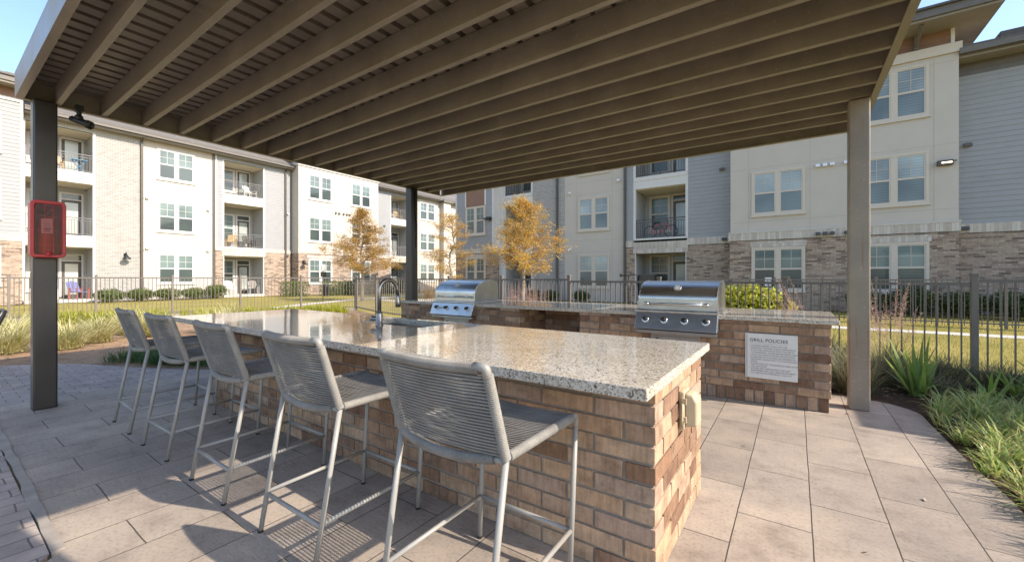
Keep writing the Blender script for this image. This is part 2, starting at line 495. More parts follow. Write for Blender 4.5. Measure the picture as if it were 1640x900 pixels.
# plants
M['leaf_variegated'] = leaf('variegated leaf', [(.36, .37, .10), (.58, .52, .25), (.68, .61, .36), (.48, .45, .15), (.72, .66, .44)], .35)
M['leaf_mondo'] = leaf('mondo leaf', [(.035, .085, .022), (.06, .13, .035), (.10, .18, .05)], .35)
M['leaf_liriope'] = leaf('liriope leaf', [(.18, .30, .09), (.29, .40, .10), (.42, .48, .11), (.62, .56, .24), (.26, .38, .16)], .5, .35)
M['leaf_lime'] = leaf('lime leaf', [(.30, .34, .03), (.42, .42, .04), (.50, .46, .07), (.24, .30, .03)], .5)
M['leaf_iris'] = leaf('sword leaf', [(.14, .24, .05), (.22, .33, .07), (.30, .38, .10), (.19, .30, .07)], .45, .35)
M['leaf_hedge'] = leaf('hedge leaf', [(.06, .10, .022), (.11, .15, .035), (.17, .19, .05)], .35)
M['leaf_dark_hedge'] = leaf('dark hedge leaf', [(.035, .06, .018), (.06, .09, .025), (.09, .12, .03)], .3)
M['leaf_wiry'] = leaf('wiry grass', [(.12, .12, .06), (.19, .18, .10), (.26, .23, .14), (.14, .15, .07)], .3)
M['leaf_tan'] = leaf('dry tan grass', [(.40, .27, .14), (.50, .36, .20), (.34, .22, .11)], .45)
M['leaf_pink'] = leaf('pink plume', [(.52, .34, .28), (.60, .42, .34), (.46, .28, .22)], .5)
M['leaf_gold'] = leaf('gold needle', [(.60, .38, .07), (.70, .43, .09), (.50, .39, .09), (.68, .28, .08), (.40, .33, .08), (.74, .52, .17)], .55)
M['leaf_rust'] = leaf('rust leaf', [(.38, .27, .05), (.52, .29, .06), (.56, .22, .05), (.26, .24, .06), (.46, .30, .07), (.62, .40, .10)], .5)
M['bark'] = plain('grey bark', (.30, .245, .19), .9, var=.3, scale=30, bs=.6, bscale=80, bd=.01)
M['leaf_blade_lawn'] = leaf('lawn blade', [(.24, .22, .05), (.36, .31, .08), (.46, .38, .14), (.28, .27, .06)], .4)

# ------------------------------------------------------------------ mesh helpers
ROOT = {}

def reg(o, loc):
    ROOT[o.name] = Vector(loc)
    return o

class MB:
    def __init__(self):
        self.v = []; self.f = []; self.sm = []; self.mi = []
        self.m = 0; self.smooth = False
        self.T = None

    def p(self, co):
        self.v.append(self.T(co) if self.T else tuple(co))
        return len(self.v) - 1

    def face(self, idx):
        self.f.append(idx); self.sm.append(self.smooth); self.mi.append(self.m)

    def poly(self, pts):
        self.face([self.p(q) for q in pts])

    def box(self, x0, x1, y0, y1, z0, z1):
        a = [self.p((x, y, z)) for z in (z0, z1) for y in (y0, y1) for x in (x0, x1)]
        for q in ((0, 2, 3, 1), (4, 5, 7, 6), (0, 1, 5, 4), (2, 6, 7, 3), (0, 4, 6, 2), (1, 3, 7, 5)):
            self.face([a[i] for i in q])

    def prism(self, pts, off):
        """closed outline pts, swept by the vector off"""
        off = Vector(off); k = len(pts)
        a = [self.p(q) for q in pts]
        b = [self.p(tuple(Vector(q) + off)) for q in pts]
        for i in range(k):
            j = (i + 1) % k
            self.face([a[i], a[j], b[j], b[i]])
        s = self.smooth; self.smooth = False
        self.face(a[::-1]); self.face(b)
        self.smooth = s

    def tube(self, path, r, n=8, cap=True, rad_fn=None, flat=1.0):
        pts = [Vector(q) for q in path]
        k = len(pts)
        tang = []
        for i in range(k):
            t = pts[min(i + 1, k - 1)] - pts[max(i - 1, 0)]
            tang.append(t.normalized() if t.length > 1e-9 else Vector((0, 0, 1)))
        ref = Vector((0, 0, 1)) if abs(tang[0].z) < .9 else Vector((1, 0, 0))
        nrm = (ref - tang[0] * ref.dot(tang[0])).normalized()
        rings = []
        for i in range(k):
            nrm = (nrm - tang[i] * nrm.dot(tang[i]))
            nrm = nrm.normalized() if nrm.length > 1e-6 else Vector((1, 0, 0))
            bi = tang[i].cross(nrm)
            rr = rad_fn(i) if rad_fn else (r[i] if isinstance(r, (list, tuple)) else r)
            rings.append([self.p(tuple(pts[i] + (nrm * math.cos(2 * math.pi * j / n) + bi * math.sin(2 * math.pi * j / n) * flat) * rr)) for j in range(n)])
        for i in range(k - 1):
            for j in range(n):
                q = (j + 1) % n
                self.face([rings[i][j], rings[i][q], rings[i + 1][q], rings[i + 1][j]])
        if cap:
            s = self.smooth; self.smooth = False
            self.face(rings[0][::-1]); self.face(rings[-1])
            self.smooth = s

    def lathe(self, c, prof, n=20, axis=(0, 0, 1)):
        ax = Vector(axis).normalized()
        ref = Vector((1, 0, 0)) if abs(ax.x) < .9 else Vector((0, 1, 0))
        u = (ref - ax * ref.dot(ax)).normalized(); w = ax.cross(u); c = Vector(c)
        rings = []
        for r, h in prof:
            rings.append([self.p(tuple(c + ax * h + (u * math.cos(2 * math.pi * j / n) + w * math.sin(2 * math.pi * j / n)) * max(r, 1e-4))) for j in range(n)])
        for i in range(len(rings) - 1):
            for j in range(n):
                q = (j + 1) % n
                self.face([rings[i][j], rings[i][q], rings[i + 1][q], rings[i + 1][j]])
        self.face(rings[0][::-1]); self.face(rings[-1])

    def build(self, name, mats, parent=None, bevel=0, seg=2, loc=None):
        if not isinstance(mats, (list, tuple)):
            mats = [mats]
        me = bpy.data.meshes.new(name)
        off = Vector((0, 0, 0))
        if parent is not None:
            off = ROOT.get(parent.name, off)
        elif loc is not None:
            off = Vector(loc)
        if off.length > 0:
            vv = [(a - off.x, b - off.y, c - off.z) for a, b, c in self.v]
        else:
            vv = self.v
        me.from_pydata(vv, [], self.f)
        for m_ in mats:
            me.materials.append(M[m_] if isinstance(m_, str) else m_)
        if any(self.sm):
            me.polygons.foreach_set("use_smooth", self.sm)
        if len(mats) > 1:
            me.polygons.foreach_set("material_index", self.mi)
        me.update()
        o = bpy.data.objects.new(name, me)
        col.objects.link(o)
        if parent is not None:
            o.parent = parent
            ROOT[o.name] = off
        else:
            o.location = off
            ROOT[o.name] = off
        if bevel:
            md = o.modifiers.new("bevel", 'BEVEL'); md.width = bevel; md.segments = seg; md.limit_method = 'ANGLE'; md.angle_limit = rad(40)
            md.harden_normals = False
        return o

def tag(o, label=None, cat=None, group=None, kind=None):
    if label: o["label"] = label
    if cat: o["category"] = cat
    if group: o["group"] = group
    if kind: o["kind"] = kind
    return o

def thing(name, label, cat, loc=(0, 0, 0), group=None):
    o = bpy.data.objects.new(name, None)
    o.empty_display_size = .2
    col.objects.link(o); o.location = loc
    ROOT[o.name] = Vector(loc)
    return tag(o, label, cat, group)

def recalc(o):
    bm = bmesh.new(); bm.from_mesh(o.data); bmesh.ops.recalc_face_normals(bm, faces=bm.faces[:]); bm.to_mesh(o.data); bm.free()

def dup(root, loc, label, group=None):
    r = root.copy(); col.objects.link(r); r.location = loc
    ROOT[r.name] = Vector(loc)
    r["label"] = label
    if group: r["group"] = group
    for ch in list(root.children):
        c = ch.copy(); col.objects.link(c); c.parent = r
        for g in list(ch.children):
            d = g.copy(); col.objects.link(d); d.parent = c
    return r

def bez(p0, p1, p2, n):
    p0, p1, p2 = Vector(p0), Vector(p1), Vector(p2)
    return [tuple(p0 * (1 - t) ** 2 + p1 * 2 * t * (1 - t) + p2 * t * t) for t in [i / n for i in range(n + 1)]]

def seg(a, b, step):
    a, b = Vector(a), Vector(b); k = max(1, int((b - a).length / step))
    return [tuple(a.lerp(b, i / k)) for i in range(k + 1)]

def rounded(path, r, n=6):
    """polyline with its corners rounded to radius r"""
    P = [Vector(q) for q in path]; out = [tuple(P[0])]
    for i in range(1, len(P) - 1):
        a = (P[i - 1] - P[i]); b = (P[i + 1] - P[i])
        rr = min(r, a.length * .45, b.length * .45)
        out += bez(P[i] + a.normalized() * rr, P[i], P[i] + b.normalized() * rr, n)
    out.append(tuple(P[-1]))
    return out

# ================================================================== SETTING
def sheet(name, pts, z, m, thick=0):
    b = MB()
    if thick:
        b.prism([(x, y, z - thick) for x, y in pts], (0, 0, thick))
    else:
        b.poly([(x, y, z) for x, y in pts])
    o = b.build(name, m)
    if thick: recalc(o)
    o["kind"] = "structure"
    return o

sheet('ground', [(-300, -200), (300, -200), (300, 300), (-300, 300)], -.03, 'lawn')

def arc(cx, cy, r, a0, a1, n=8):
    return [(cx + r * math.cos(rad(a0 + (a1 - a0) * i / n)), cy + r * math.sin(rad(a0 + (a1 - a0) * i / n))) for i in range(n + 1)]

# stamped concrete under the pergola, small pavers to the left and in front
patio_r = [(-2.3, -6), (1.0, -6), (1.0, 2.6), (1.04, 3.6), (1.0, 4.4), (.985, 5.0)] + arc(.55, 5.35, .44, 0, 90)[1:] + [(.3, 5.8), (.3, 6.6), (-6.05, 6.6), (-6.05, 2.95), (-6.68, 2.45)]
sheet('patio', [(-6.68, .4)] + [(-2.9, .4), (-2.3, -.2)] + patio_r, 0, 'planks', .12)
sheet('paving', [(-6.684, .401), (-6.684, 2.45), (-7.1, 2.22), (-7.6, 1.95), (-8.3, 1.66), (-8.9, 1.42), (-9.35, 1.15), (-9.75, .68), (-10.6, .2), (-12.5, -.4), (-17, -.8), (-17, -8), (-2.304, -8), (-2.304, -.21), (-2.904, .35), (-6.684, .35)], -.003, 'pavers', .1)
b = MB(); random.seed(5)
px = -6.68; up = []; lo = []
while px < -2.9:
    up.append((px, .402 + random.uniform(-.006, .006))); lo.append((px, .356 + random.uniform(-.008, .008))); px += .14
b.prism([(x, y, -.05) for x, y in up + lo[::-1]], (0, 0, .056))
o = b.build('paving_edge_strip', 'kerb'); recalc(o); o["kind"] = "structure"

# planting beds
sheet('planting_bed', [(-17, -.75), (-12.5, -.35), (-10.6, .25), (-9.7, .72), (-9.3, 1.2), (-8.9, 1.46), (-8.2, 1.72), (-7.1, 2.26), (-6.6, 2.6), (-6.0, 3.0), (-6.0, 7.4), (-9.5, 8.6), (-14.8, 10.2), (-19.6, 1.9), (-23.0, -4.0), (-17, -4)], -.02, 'mulch')
sheet('planting_bed', [(1.0, -2), (4.6, -2), (4.6, 7.15), (-5.9, 8.1), (-5.9, 6.1), (.31, 6.1), (.31, 5.79), (.6, 5.78), (.85, 5.66), (.98, 5.4), (1.0, 4.4), (1.04, 3.6), (.99, 2.6)], -.015, 'dark_mulch')

# paths across the lawn
sheet('path', [(-12, 13.95), (14, 13.55), (14, 14.2), (-12, 14.62)], -.022, 'concrete')
P = [(-19.2, 9.0), (-20.6, 11.4), (-22.2, 14.6), (-23.8, 19.9), (-26.5, 27.0), (-29, 34)]
sheet('path', [(x - .55, y + .1) for x, y in P] + [(x + .55, y - .1) for x, y in P[::-1]], -.022, 'concrete')
P = [(-23.0, 17.0), (-20.0, 15.9), (-16, 15.2), (-12, 14.6)]
sheet('path', [(x, y - .4) for x, y in P] + [(x, y + .4) for x, y in P[::-1]], -.018, 'concrete')

# ================================================================== BUILDINGS
class Facade:
    """u runs along the facade, w comes out of it, z is up"""
    def __init__(s, T, root, st, up, lo, rail, trim):
        s.T = T; s.root = root; s.st = st; s.up = up; s.lo = lo; s.rail = rail; s.trim = trim
        s.bufs = {}
    def mb(s, key, new=False):
        if new: s.n = getattr(s, 'n', 0) + 1; key = key + (s.n,)
        if key not in s.bufs:
            s.bufs[key] = MB(); s.bufs[key].T = s.T
        return s.bufs[key]
    def new(s):
        b = MB(); b.T = s.T; return b
    def box(s, mat, u0, u1, w0, w1, z0, z1, part='wall'):
        s.mb((part, mat), True).box(u0, u1, w0, w1, z0, z1)
    def wall(s, mat, u0, u1, w, z0, z1, deep=2.2):
        s.box(mat, u0, u1, w - deep, w, z0, z1)
    def siding(s, mat, u0, u1, w, z0, z1, deep=2.2, course=.185, part='wall'):
        b = s.mb((part, mat), True); z = z0
        b.box(u0, u1, w - deep, w, z0, z1)
        while z < z1 - .02:
            t = min(z + course, z1)
            lo0 = (u0, w + .020, z); lo1 = (u1, w + .020, z); hi0 = (u0, w + .005, t); hi1 = (u1, w + .005, t)
            b.poly([lo0, lo1, hi1, hi0])
            b.poly([(u0, w, z), (u1, w, z), lo1, lo0])
            b.poly([(u0, w, z), lo0, hi0, (u0, w, t)])
            b.poly([(u1, w, z), (u1, w, t), hi1, lo1])
            z = t
    def flush(s):
        for key, b in s.bufs.items():
            part, mat = key[0], key[1]
            o = b.build(part, mat, s.root); recalc(o)
        s.bufs = {}
    # ---- openings
    def window(s, u0, u1, w, z0, z1, units=2, muntins=True, up=None, lo=None, sill=True):
        f = s.new(); t = .085
        f.box(u0, u1, w + .001, w + .045, z1 - t, z1); f.box(u0, u1, w + .001, w + .045, z0, z0 + t)
        f.box(u0, u0 + t, w + .001, w + .044, z0 + t, z1 - t); f.box(u1 - t, u1, w + .001, w + .044, z0 + t, z1 - t)
        if sill: f.box(u0 - .04, u1 + .04, w + .001, w + .07, z0 - .06, z0 - .002)
        a, bb = u0 + t, u1 - t; wid = (bb - a - (units - 1) * .15) / units
        zc = (z0 + z1) / 2
        fo = None; panes = []
        for i in range(units):
            x0 = a + i * (wid + .15); x1 = x0 + wid
            if i: f.box(x0 - .15, x0, w + .001, w + .040, z0 + t, z1 - t)
            e = .045
            f.box(x0, x0 + e, w + .001, w + .030, z0 + t, z1 - t); f.box(x1 - e, x1, w + .001, w + .030, z0 + t, z1 - t)
            f.box(x0 + e, x1 - e, w + .001, w + .030, z1 - t - e, z1 - t); f.box(x0 + e, x1 - e, w + .001, w + .030, z0 + t, z0 + t + e)
            f.box(x0 + e, x1 - e, w + .001, w + .032, zc - .035, zc + .035)
            if muntins:
                xm = (x0 + x1) / 2; zm = (zc + z1 - t) / 2
                f.box(xm - .008, xm + .008, w + .001, w + .022, zc + .035, z1 - t - e)
                f.box(x0 + e, xm - .009, w + .001, w + .021, zm - .008, zm + .008); f.box(xm + .009, x1 - e, w + .001, w + .021, zm - .008, zm + .008)
            panes.append((x0 + e, x1 - e, zc + .035, z1 - t - e, up or s.up)); panes.append((x0 + e, x1 - e, z0 + t + e, zc - .035, lo or s.lo))
        fo = f.build('window', s.trim, s.root); recalc(fo)
        for x0, x1, za, zb, m in panes:
            p = s.new(); p.box(x0 - .004, x1 + .004, w + .0005, w + .012, za - .004, zb + .004)
            o = p.build('pane', m, fo); recalc(o)
    def door(s, u0, u1, w, z0, z1, glass='pane_door', open_=False):
        f = s.new(); t = .08
        f.box(u0, u0 + t, w + .001, w + .05, z0, z1); f.box(u1 - t, u1, w + .001, w + .05, z0, z1); f.box(u0 + t, u1 - t, w + .001, w + .05, z1 - t, z1)
        zt = z0 + 2.08
        f.box(u0 + t, u1 - t, w + .001, w + .045, zt, zt + .06)
        fo = f.build('door_frame', s.trim, s.root); recalc(fo)
        d = s.new(); a, bb = u0 + t, u1 - t; e = .13
        d.box(a, a + e, w + .001, w + .03, z0 + .01, zt); d.box(bb - e, bb, w + .001, w + .03, z0 + .01, zt)
        d.box(a + e, bb - e, w + .001, w + .03, zt - e, zt); d.box(a + e, bb - e, w + .001, w + .03, z0 + .01, z0 + .22)
        do = d.build('door', 'dark_trim', s.root); recalc(do)
        p = s.new(); p.box(a + e - .004, bb - e + .004, w + .0005, w + .015, z0 + .21, zt - e + .004); o = p.build('pane', glass, do); recalc(o)
        p = s.new(); p.box(a, bb, w + .0005, w + .015, zt + .06, z1 - t); o = p.build('transom', 'pane_dark', fo); recalc(o)
        h = s.new(); h.box(a + .03, a + .08, w + .03, w + .09, z0 + .98, z0 + 1.02); o = h.build('handle', 'stainless_dull', do); recalc(o)
    def railing(s, u0, u1, w, z0, h=.98):
        b = s.new()
        b.box(u0, u1, w - .022, w + .022, z0 + h - .04, z0 + h); b.box(u0, u1, w - .015, w + .015, z0 + .08, z0 + .11)
        b.box(u0, u1, w - .012, w + .012, z0 + h - .16, z0 + h - .135)
        k = int((u1 - u0) / .115)
        for i in range(1, k):
            u = u0 + (u1 - u0) * i / k
            b.box(u - .008, u + .008, w - .008, w + .008, z0 + .11, z0 + h - .16)
        for u in (u0 + .025, u1 - .025):
            b.box(u - .022, u + .022, w - .021, w + .021, z0, z0 + h - .04)
        um = (u0 + u1) / 2
        b.box(um - .018, um + .018, w - .018, w + .018, z0, z0 + h - .04)
        o = b.build('railing', s.rail, s.root); recalc(o)
    def balcony(s, u0, u1, w, floors, ztop, deep=1.75, slab_h=.62, side='grey_wall', win=True, flip=False, rail_w=-.08, last_open=True):
        """recess between two wall boxes; floors = list of floor heights, lowest first"""
        s.box(side, u0, u1, w - deep - .3, w - deep, 0, ztop)
        s.box(side, u0, u0 + .03, w - deep, w - .12, 0, ztop); s.box(side, u1 - .03, u1, w - deep, w - .12, 0, ztop)
        tops = [f - slab_h for f in floors[1:]] + [ztop - .02]
        for i, (z, zt) in enumerate(zip(floors, tops)):
            if i == 0:
                s.box('concrete', u0, u1, w - deep, w + .15, 0, z, 'patio_slab')
            else:
                b = s.new(); b.box(u0 + .002, u1 - .002, w - deep, w + .03, z - slab_h, z - .03)
                b.box(u0 - .02, u1 + .02, w + .03, w + .06, z - .2, z - .03)
                b.box(u0 + .002, u1 - .002, w - deep, w + .05, z - .03, z)
                o = b.build('balcony_floor', 'white_trim', s.root); recalc(o)
                s.railing(u0 + .04, u1 - .04, w + rail_w, z)
            s.box('balcony_ceiling', u0 + .03, u1 - .03, w - deep, w - .1, zt - .03, zt - .004, 'balcony_ceiling')
            W = u1 - u0; wd = w - deep
            hh = min(2.5, zt - z - .12)
            if flip:
                s.door(u0 + W * .10, u0 + W * .10 + .98, wd, z, z + hh); s.window(u0 + W * .10 + 1.12, u0 + W * .10 + 2.1, wd, z + .55, z + hh - .06, 1)
            else:
                s.window(u0 + W * .10, u0 + W * .10 + 1.12, wd, z + .45, z + hh, 1, up='pane_upper', lo='pane_lower'); s.door(u0 + W * .10 + 1.2, u0 + W * .10 + 2.14, wd, z, z + hh)
        # edge boards at both sides of the opening
        for u in (u0, u1):
            s.box('white_trim', u - .06, u + .06, w - .12, w + .025, floors[0] + .0, ztop, 'corner_board')
    def pipe(s, u, w, z0, z1, mat='pipe'):
        b = s.new(); b.box(u - .055, u + .055, w + .02, w + .12, z0, z1 - .25)
        b.tube([(u, w + .07, z1 - .25), (u, w + .10, z1 - .12), (u, w + .45, z1 + .02)], .05, 6)
        b.box(u - .075, u + .075, w + .012, w + .13, z0 + 2.9, z0 + 2.95); b.box(u - .075, u + .075, w + .012, w + .13, z0 + 6, z0 + 6.05)
        o = b.build('downpipe', mat, s.root); recalc(o)
    def vent(s, u, w, z, mat='white_plastic', sx=.16):
        b = s.new(); b.prism([(u - sx / 2, w + .001, z), (u - sx / 2, w + .001, z + .13), (u - sx / 2, w + .05, z + .13), (u - sx / 2, w + .13, z + .01), (u - sx / 2, w + .13, z)], (sx, 0, 0))
        o = b.build('vent_hood', mat, s.root); recalc(o)

# ------------------------------------------------ long building on the left (faces +X)
LX = -31.92
lb = thing('apartment_building', 'sunlit cream and grey three storey apartment building beyond the left lawn', 'building', (LX, 10, 0))
L = Facade(lambda c: (LX + c[1], c[0], c[2]), lb, 'stucco', 'pane_upper', 'pane_lower', 'railing', 'white_trim')
FL = [.16, 3.60, 7.06]
TOP = 9.55
L.box('grey_wall', 2.9, 44, -13, -2.25, 0, 9.5)
L.box('grey_wall', -16, 2.88, -13, -1.62, 0, 10.4)
# projecting grey bay at the far left
L.wall('house_brick', -16, 2.88, .6, 0, 3.1); L.wall('band_brick', -16, 2.90, .63, 3.1, 3.42)
L.siding('siding', -16, 2.80, .6, 3.42, 9.9); L.box('white_trim', -16, 2.9, -1, .66, 9.9, 10.06, 'cornice')
L.box('white_trim', 2.80, 2.90, -1.6, .64, 3.42, 9.9, 'corner_board')
L.siding('brown_siding', -16, 2.86, .58, 10.06, 10.52, part='gable_band')
L.box('soffit', -16, 3.3, -1.2, 1.35, 10.52, 10.62, 'eave'); L.box('fascia', -16, 3.36, -1.3, 1.42, 10.62, 10.86, 'eave'); L.box('dark_trim', -16, 3.4, -1.4, 1.50, 10.86, 10.95, 'eave')
for u in (-4.5, -1.2, 1.55):
    b = L.mb(('bracket', 'fascia'), True); b.box(u - .06, u + .06, .60, .72, 9.98, 10.52); b.box(u - .05, u + .05, .72, 1.25, 10.42, 10.518)
for z in (.95, 4.15, 7.32):
    L.window(.1, 2.22, .6 + (.03 if z < 1 else .024), z, z + 1.9)
    L.window(-4.6, -2.5, .6 + (.03 if z < 1 else .024), z, z + 1.9)
# balcony bay
L.box('white_brick', 2.9, 5.55, -2.2, 0, 9.28, TOP)
L.balcony(2.96, 5.5, 0, FL, 9.28)
# white brick pier
L.wall('white_brick', 5.55, 7.40, .0, 0, TOP)
L.wall('white_brick', 7.40, 7.54, -.04, 0, TOP)
L.pipe(7.50, -.02, 0, TOP)
# cream section
L.wall('stucco', 7.54, 11.1, -.03, 0, TOP)
for z in (.95, 4.15, 7.35): L.window(8.226, 10.116, -.03, z, z + 1.88)
for z in (2.98, 3.66, 6.3, 6.95): L.box('joint', 7.62, 11.0, -.04, -.0285, z, z + .012, 'wall_joint')
for u in (8.1, 10.25): L.box('joint', u, u + .012, -.04, -.028, .3, TOP, 'wall_joint')
L.box('pipe', 11.1, 11.24, -.2, .02, 0, TOP, 'corner_board')
for u, z in ((7.75, 6.05), (7.75, 3.05), (10.85, 3.05), (10.85, 5.75)): L.vent(u, -.028, z)
# grey section with balconies
L.siding('siding', 11.33, 11.66, .02, 3.40, TOP); L.siding('siding', 14.36, 16.2, .02, 3.40, TOP)
L.box('white_trim', 11.24, 11.33, -.2, .05, 3.40, TOP, 'corner_board')
L.wall('house_brick', 11.24, 11.70, .05, 0, 3.16); L.wall('house_brick', 14.31, 16.2, .05, 0, 3.16)
L.wall('band_brick', 11.22, 16.2, .08, 3.16, 3.40, 1.6)
L.box('band_brick', 11.64, 14.38, -1.6, .07, 2.84, 3.16)
L.box('siding', 11.6, 14.4, -2.0, .02, 9.30, TOP)
L.balcony(11.70, 14.31, .0, [.16, 3.44, 7.06], 9.30)
L.pipe(15.8, .03, 0, TOP)
L.vent(15.95, .05, 2.95, 'dark_trim'); L.vent(15.98, .04, 6.15, 'white_plastic', .12)
# cream projecting bay
W5 = 1.0
L.wall('house_brick', 16.3, 23.5, W5, 0, 3.2, 3.2); L.wall('band_brick', 16.27, 23.53, W5 + .03, 3.2, 3.5, 3.25)
L.wall('stucco', 16.3, 23.5, W5, 3.5, 9.86, 3.2)
L.box('white_trim', 16.22, 23.58, -1.2, W5 + .08, 9.86, 10.12, 'cornice')
L.box('brown_siding', 16.4, 23.4, -1.1, W5 - .08, 10.12, 10.55, 'gable_band'); L.box('fascia', 16.0, 23.8, -1.4, W5 + .8, 10.62, 10.86, 'eave'); L.box('soffit', 16.05, 23.75, -1.3, W5 + .75, 10.55, 10.62, 'eave')
for z in (.85, 4.12, 7.42):
    L.window(17.06, 19.03, W5, z, z + 1.95); L.window(20.73, 22.7, W5, z, z + 1.95)
L.box('band_brick', 16.95, 19.15, W5 - .3, W5 + .02, 2.86, 3.08); L.box('band_brick', 20.62, 22.8, W5 - .3, W5 + .02, 2.86, 3.08)
for u in (19.35, 19.65, 20.05, 20.35, 20.6): L.vent(u, W5, 6.55, 'dark_trim', .14)
for z in (6.3, 6.95, 9.4): L.box('joint', 16.32, 23.48, W5 - .02, W5 + .0015, z, z + .012, 'wall_joint')
# grey section, balconies again
L.siding('siding', 23.5, 25.60, .02, 3.40, TOP); L.wall('house_brick', 23.5, 25.64, .05, 0, 3.16); L.wall('band_brick', 23.5, 28.3, .08, 3.16, 3.40, 1.6)
L.box('siding', 25.6, 28.3, -2, .02, 9.30, TOP); L.box('band_brick', 25.6, 28.3, -1.6, .07, 2.84, 3.16)
L.balcony(25.64, 28.2, 0, [.16, 3.44, 7.06], 9.30)
L.vent(24.9, .04, 6.15, 'dark_trim')
# last cream section with a tan pilaster
L.wall('stucco', 28.26, 44, -.03, 0, TOP)
for z in (.95, 4.15, 7.35): L.window(29.35, 31.55, -.03, z, z + 1.88); L.window(36.0, 38.2, -.03, z, z + 1.88)
L.wall('cream_trim', 32.33, 33.4, .55, 0, TOP, 1); L.pipe(33.75, -.03, 0, TOP)
L.box('fascia', 32.15, 33.6, -.6, .75, TOP - .05, TOP + .25, 'eave')
# eaves, gutters, roof
for u0, u1 in ((2.95, 16.25), (23.55, 44)):
    L.box('soffit', u0, u1, -.5, .48, TOP, TOP + .06, 'eave'); L.box('fascia', u0, u1, .42, .50, TOP + .06, TOP + .20, 'eave')
    g = L.new(); g.box(u0, u1, .50, .64, TOP + .10, TOP + .24); g.box(u0, u1, .60, .66, TOP + .24, TOP + .27); o = g.build('gutter', 'fascia', lb); recalc(o)
    g = L.new(); g.box(u0, u1, .36, .60, TOP + .27, TOP + .31); o = g.build('drip_edge', 'dark_trim', lb); recalc(o)
    r = L.new()
    r.prism([(u0, .56, TOP + .31), (u0, .56, TOP + .35), (u0, -7.2, TOP + 4.2), (u0, -13.6, TOP + 1.0), (u0, -13.6, TOP + .9), (u0, -.5, TOP + .05)], (u1 - u0, 0, 0))
    o = r.build('roof', 'shingle', lb); recalc(o)
r = L.new(); r.prism([(16.0, 1.3, 10.86), (16.0, 1.3, 10.92), (16.0, -7.2, 13.2), (16.0, -13.6, 10.9), (16, -13.6, 10.6), (16, -1.3, 10.6)], (7.8, 0, 0)); o = r.build('roof', 'shingle', lb); recalc(o)
for u, w, z in ((12.6, -1.3, 10.65), (9.2, -1.6, 10.8), (14.8, -1.0, 10.5)):
    v = L.new(); v.box(u, u + .35, w - .3, w, z - .1, z + .14); o = v.build('roof_vent', 'black', lb); recalc(o)
L.flush()

# gooseneck wall lamps on the left building
def wall_lamp(loc, label):
    t = thing('wall_lamp', label, 'wall lamp', loc, 'gooseneck lamps on the left building')
    x, y, z = loc
    b = MB(); b.smooth = True
    b.box(x, x + .03, y - .07, y + .07, z + .08, z + .28)
    b.tube(bez((x + .03, y, z + .2), (x + .2, y, z + .5), (x + .28, y, z + .16), 8), .018, 8)
    b.build('arm', 'black', t)
    b = MB(); b.smooth = True
    b.lathe((x + .28, y, z - .05), [(.20, 0), (.205, .015), (.16, .08), (.06, .17), (.05, .24), (.0, .25)], 16); b.build('lamp_shade', 'black', t)
wall_lamp((LX, 6.78, 2.45), 'black gooseneck lamp on the white brick pier of the sunlit building')
wall_lamp((LX + W5, 16.66, 2.35), 'black gooseneck lamp on brown brick left of a ground floor window pair')

# ------------------------------------------------ building on the right (faces -Y, shaded)
RY = 21.4
rb = thing('apartment_building', 'shaded beige and grey apartment building behind the grills and right fence', 'building', (0, RY, 0))
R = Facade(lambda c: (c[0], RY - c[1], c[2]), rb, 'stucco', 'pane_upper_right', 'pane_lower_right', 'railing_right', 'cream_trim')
FR = [.10, 3.36, 6.55]
TR = 9.3
R.box('grey_wall', -18.9, 34, -14, -2.25, 0, 9.2)
# left end bay
W = .7
R.wall('house_brick', -18.97, -15.80, W, 0, 2.9, 3); R.wall('band_brick', -19.0, -15.78, W + .03, 2.9, 3.2, 3)
R.siding('siding', -18.97, -15.80, W, 3.2, TR, 3)
for u in (-18.97, -15.86): R.box('white_trim', u, u + .12, W - 1, W + .035, 3.2, TR, 'corner_board')
R.box('white_trim', -15.74, -15.42, -.5, .12, 0, TR, 'corner_board')
for z, h in ((.78, 1.9), (4.11, 1.86), (7.1, 1.86)): R.window(-18.05, -16.4, W + (.02 if z > 2 else 0), z, z + h, muntins=True, up='pane_upper', lo='pane_lower_right')
for z0, z1 in ((5.99, 7.04),):
    R.box('brown_siding', -18.0, -16.45, W - .2, W + .05, z0, z1, 'gable_band'); R.box('white_trim', -18.1, -18.0, W - .2, W + .06, z0, z1, 'corner_board'); R.box('white_trim', -16.45, -16.35, W - .2, W + .06, z0, z1, 'corner_board')
R.box('band_brick', -18.1, -16.3, W - .3, W + .02, 2.62, 2.84)
# balcony
R.box('siding', -15.8, -13.3, -2, 0, 8.85, TR)
R.balcony(-15.42, -13.33, 0, FR, 8.85)
# white brick pier, pipe
R.wall('white_brick', -13.33, -11.10, 0, 0, TR); R.pipe(-11.55, .0, 0, TR)
R.wall('stucco', -11.10, -7.56, -.02, 0, TR)
for z in (.76, 3.955, 7.12): R.window(-10.225, -8.364, -.02, z, z + 1.88)
for z in (2.75, 3.42, 6.02, 6.7): R.box('joint', -11.0, -7.6, -.04, -.0185, z, z + .012, 'wall_joint')
for u in (-10.36, -8.22): R.box('joint', u, u + .012, -.04, -.018, .2, TR, 'wall_joint')
R.pipe(-7.48, .0, 0, TR)
for u, z in ((-10.75, 2.9), (-10.75, 6.15), (-7.85, 6.5)): R.vent(u, -.018, z)
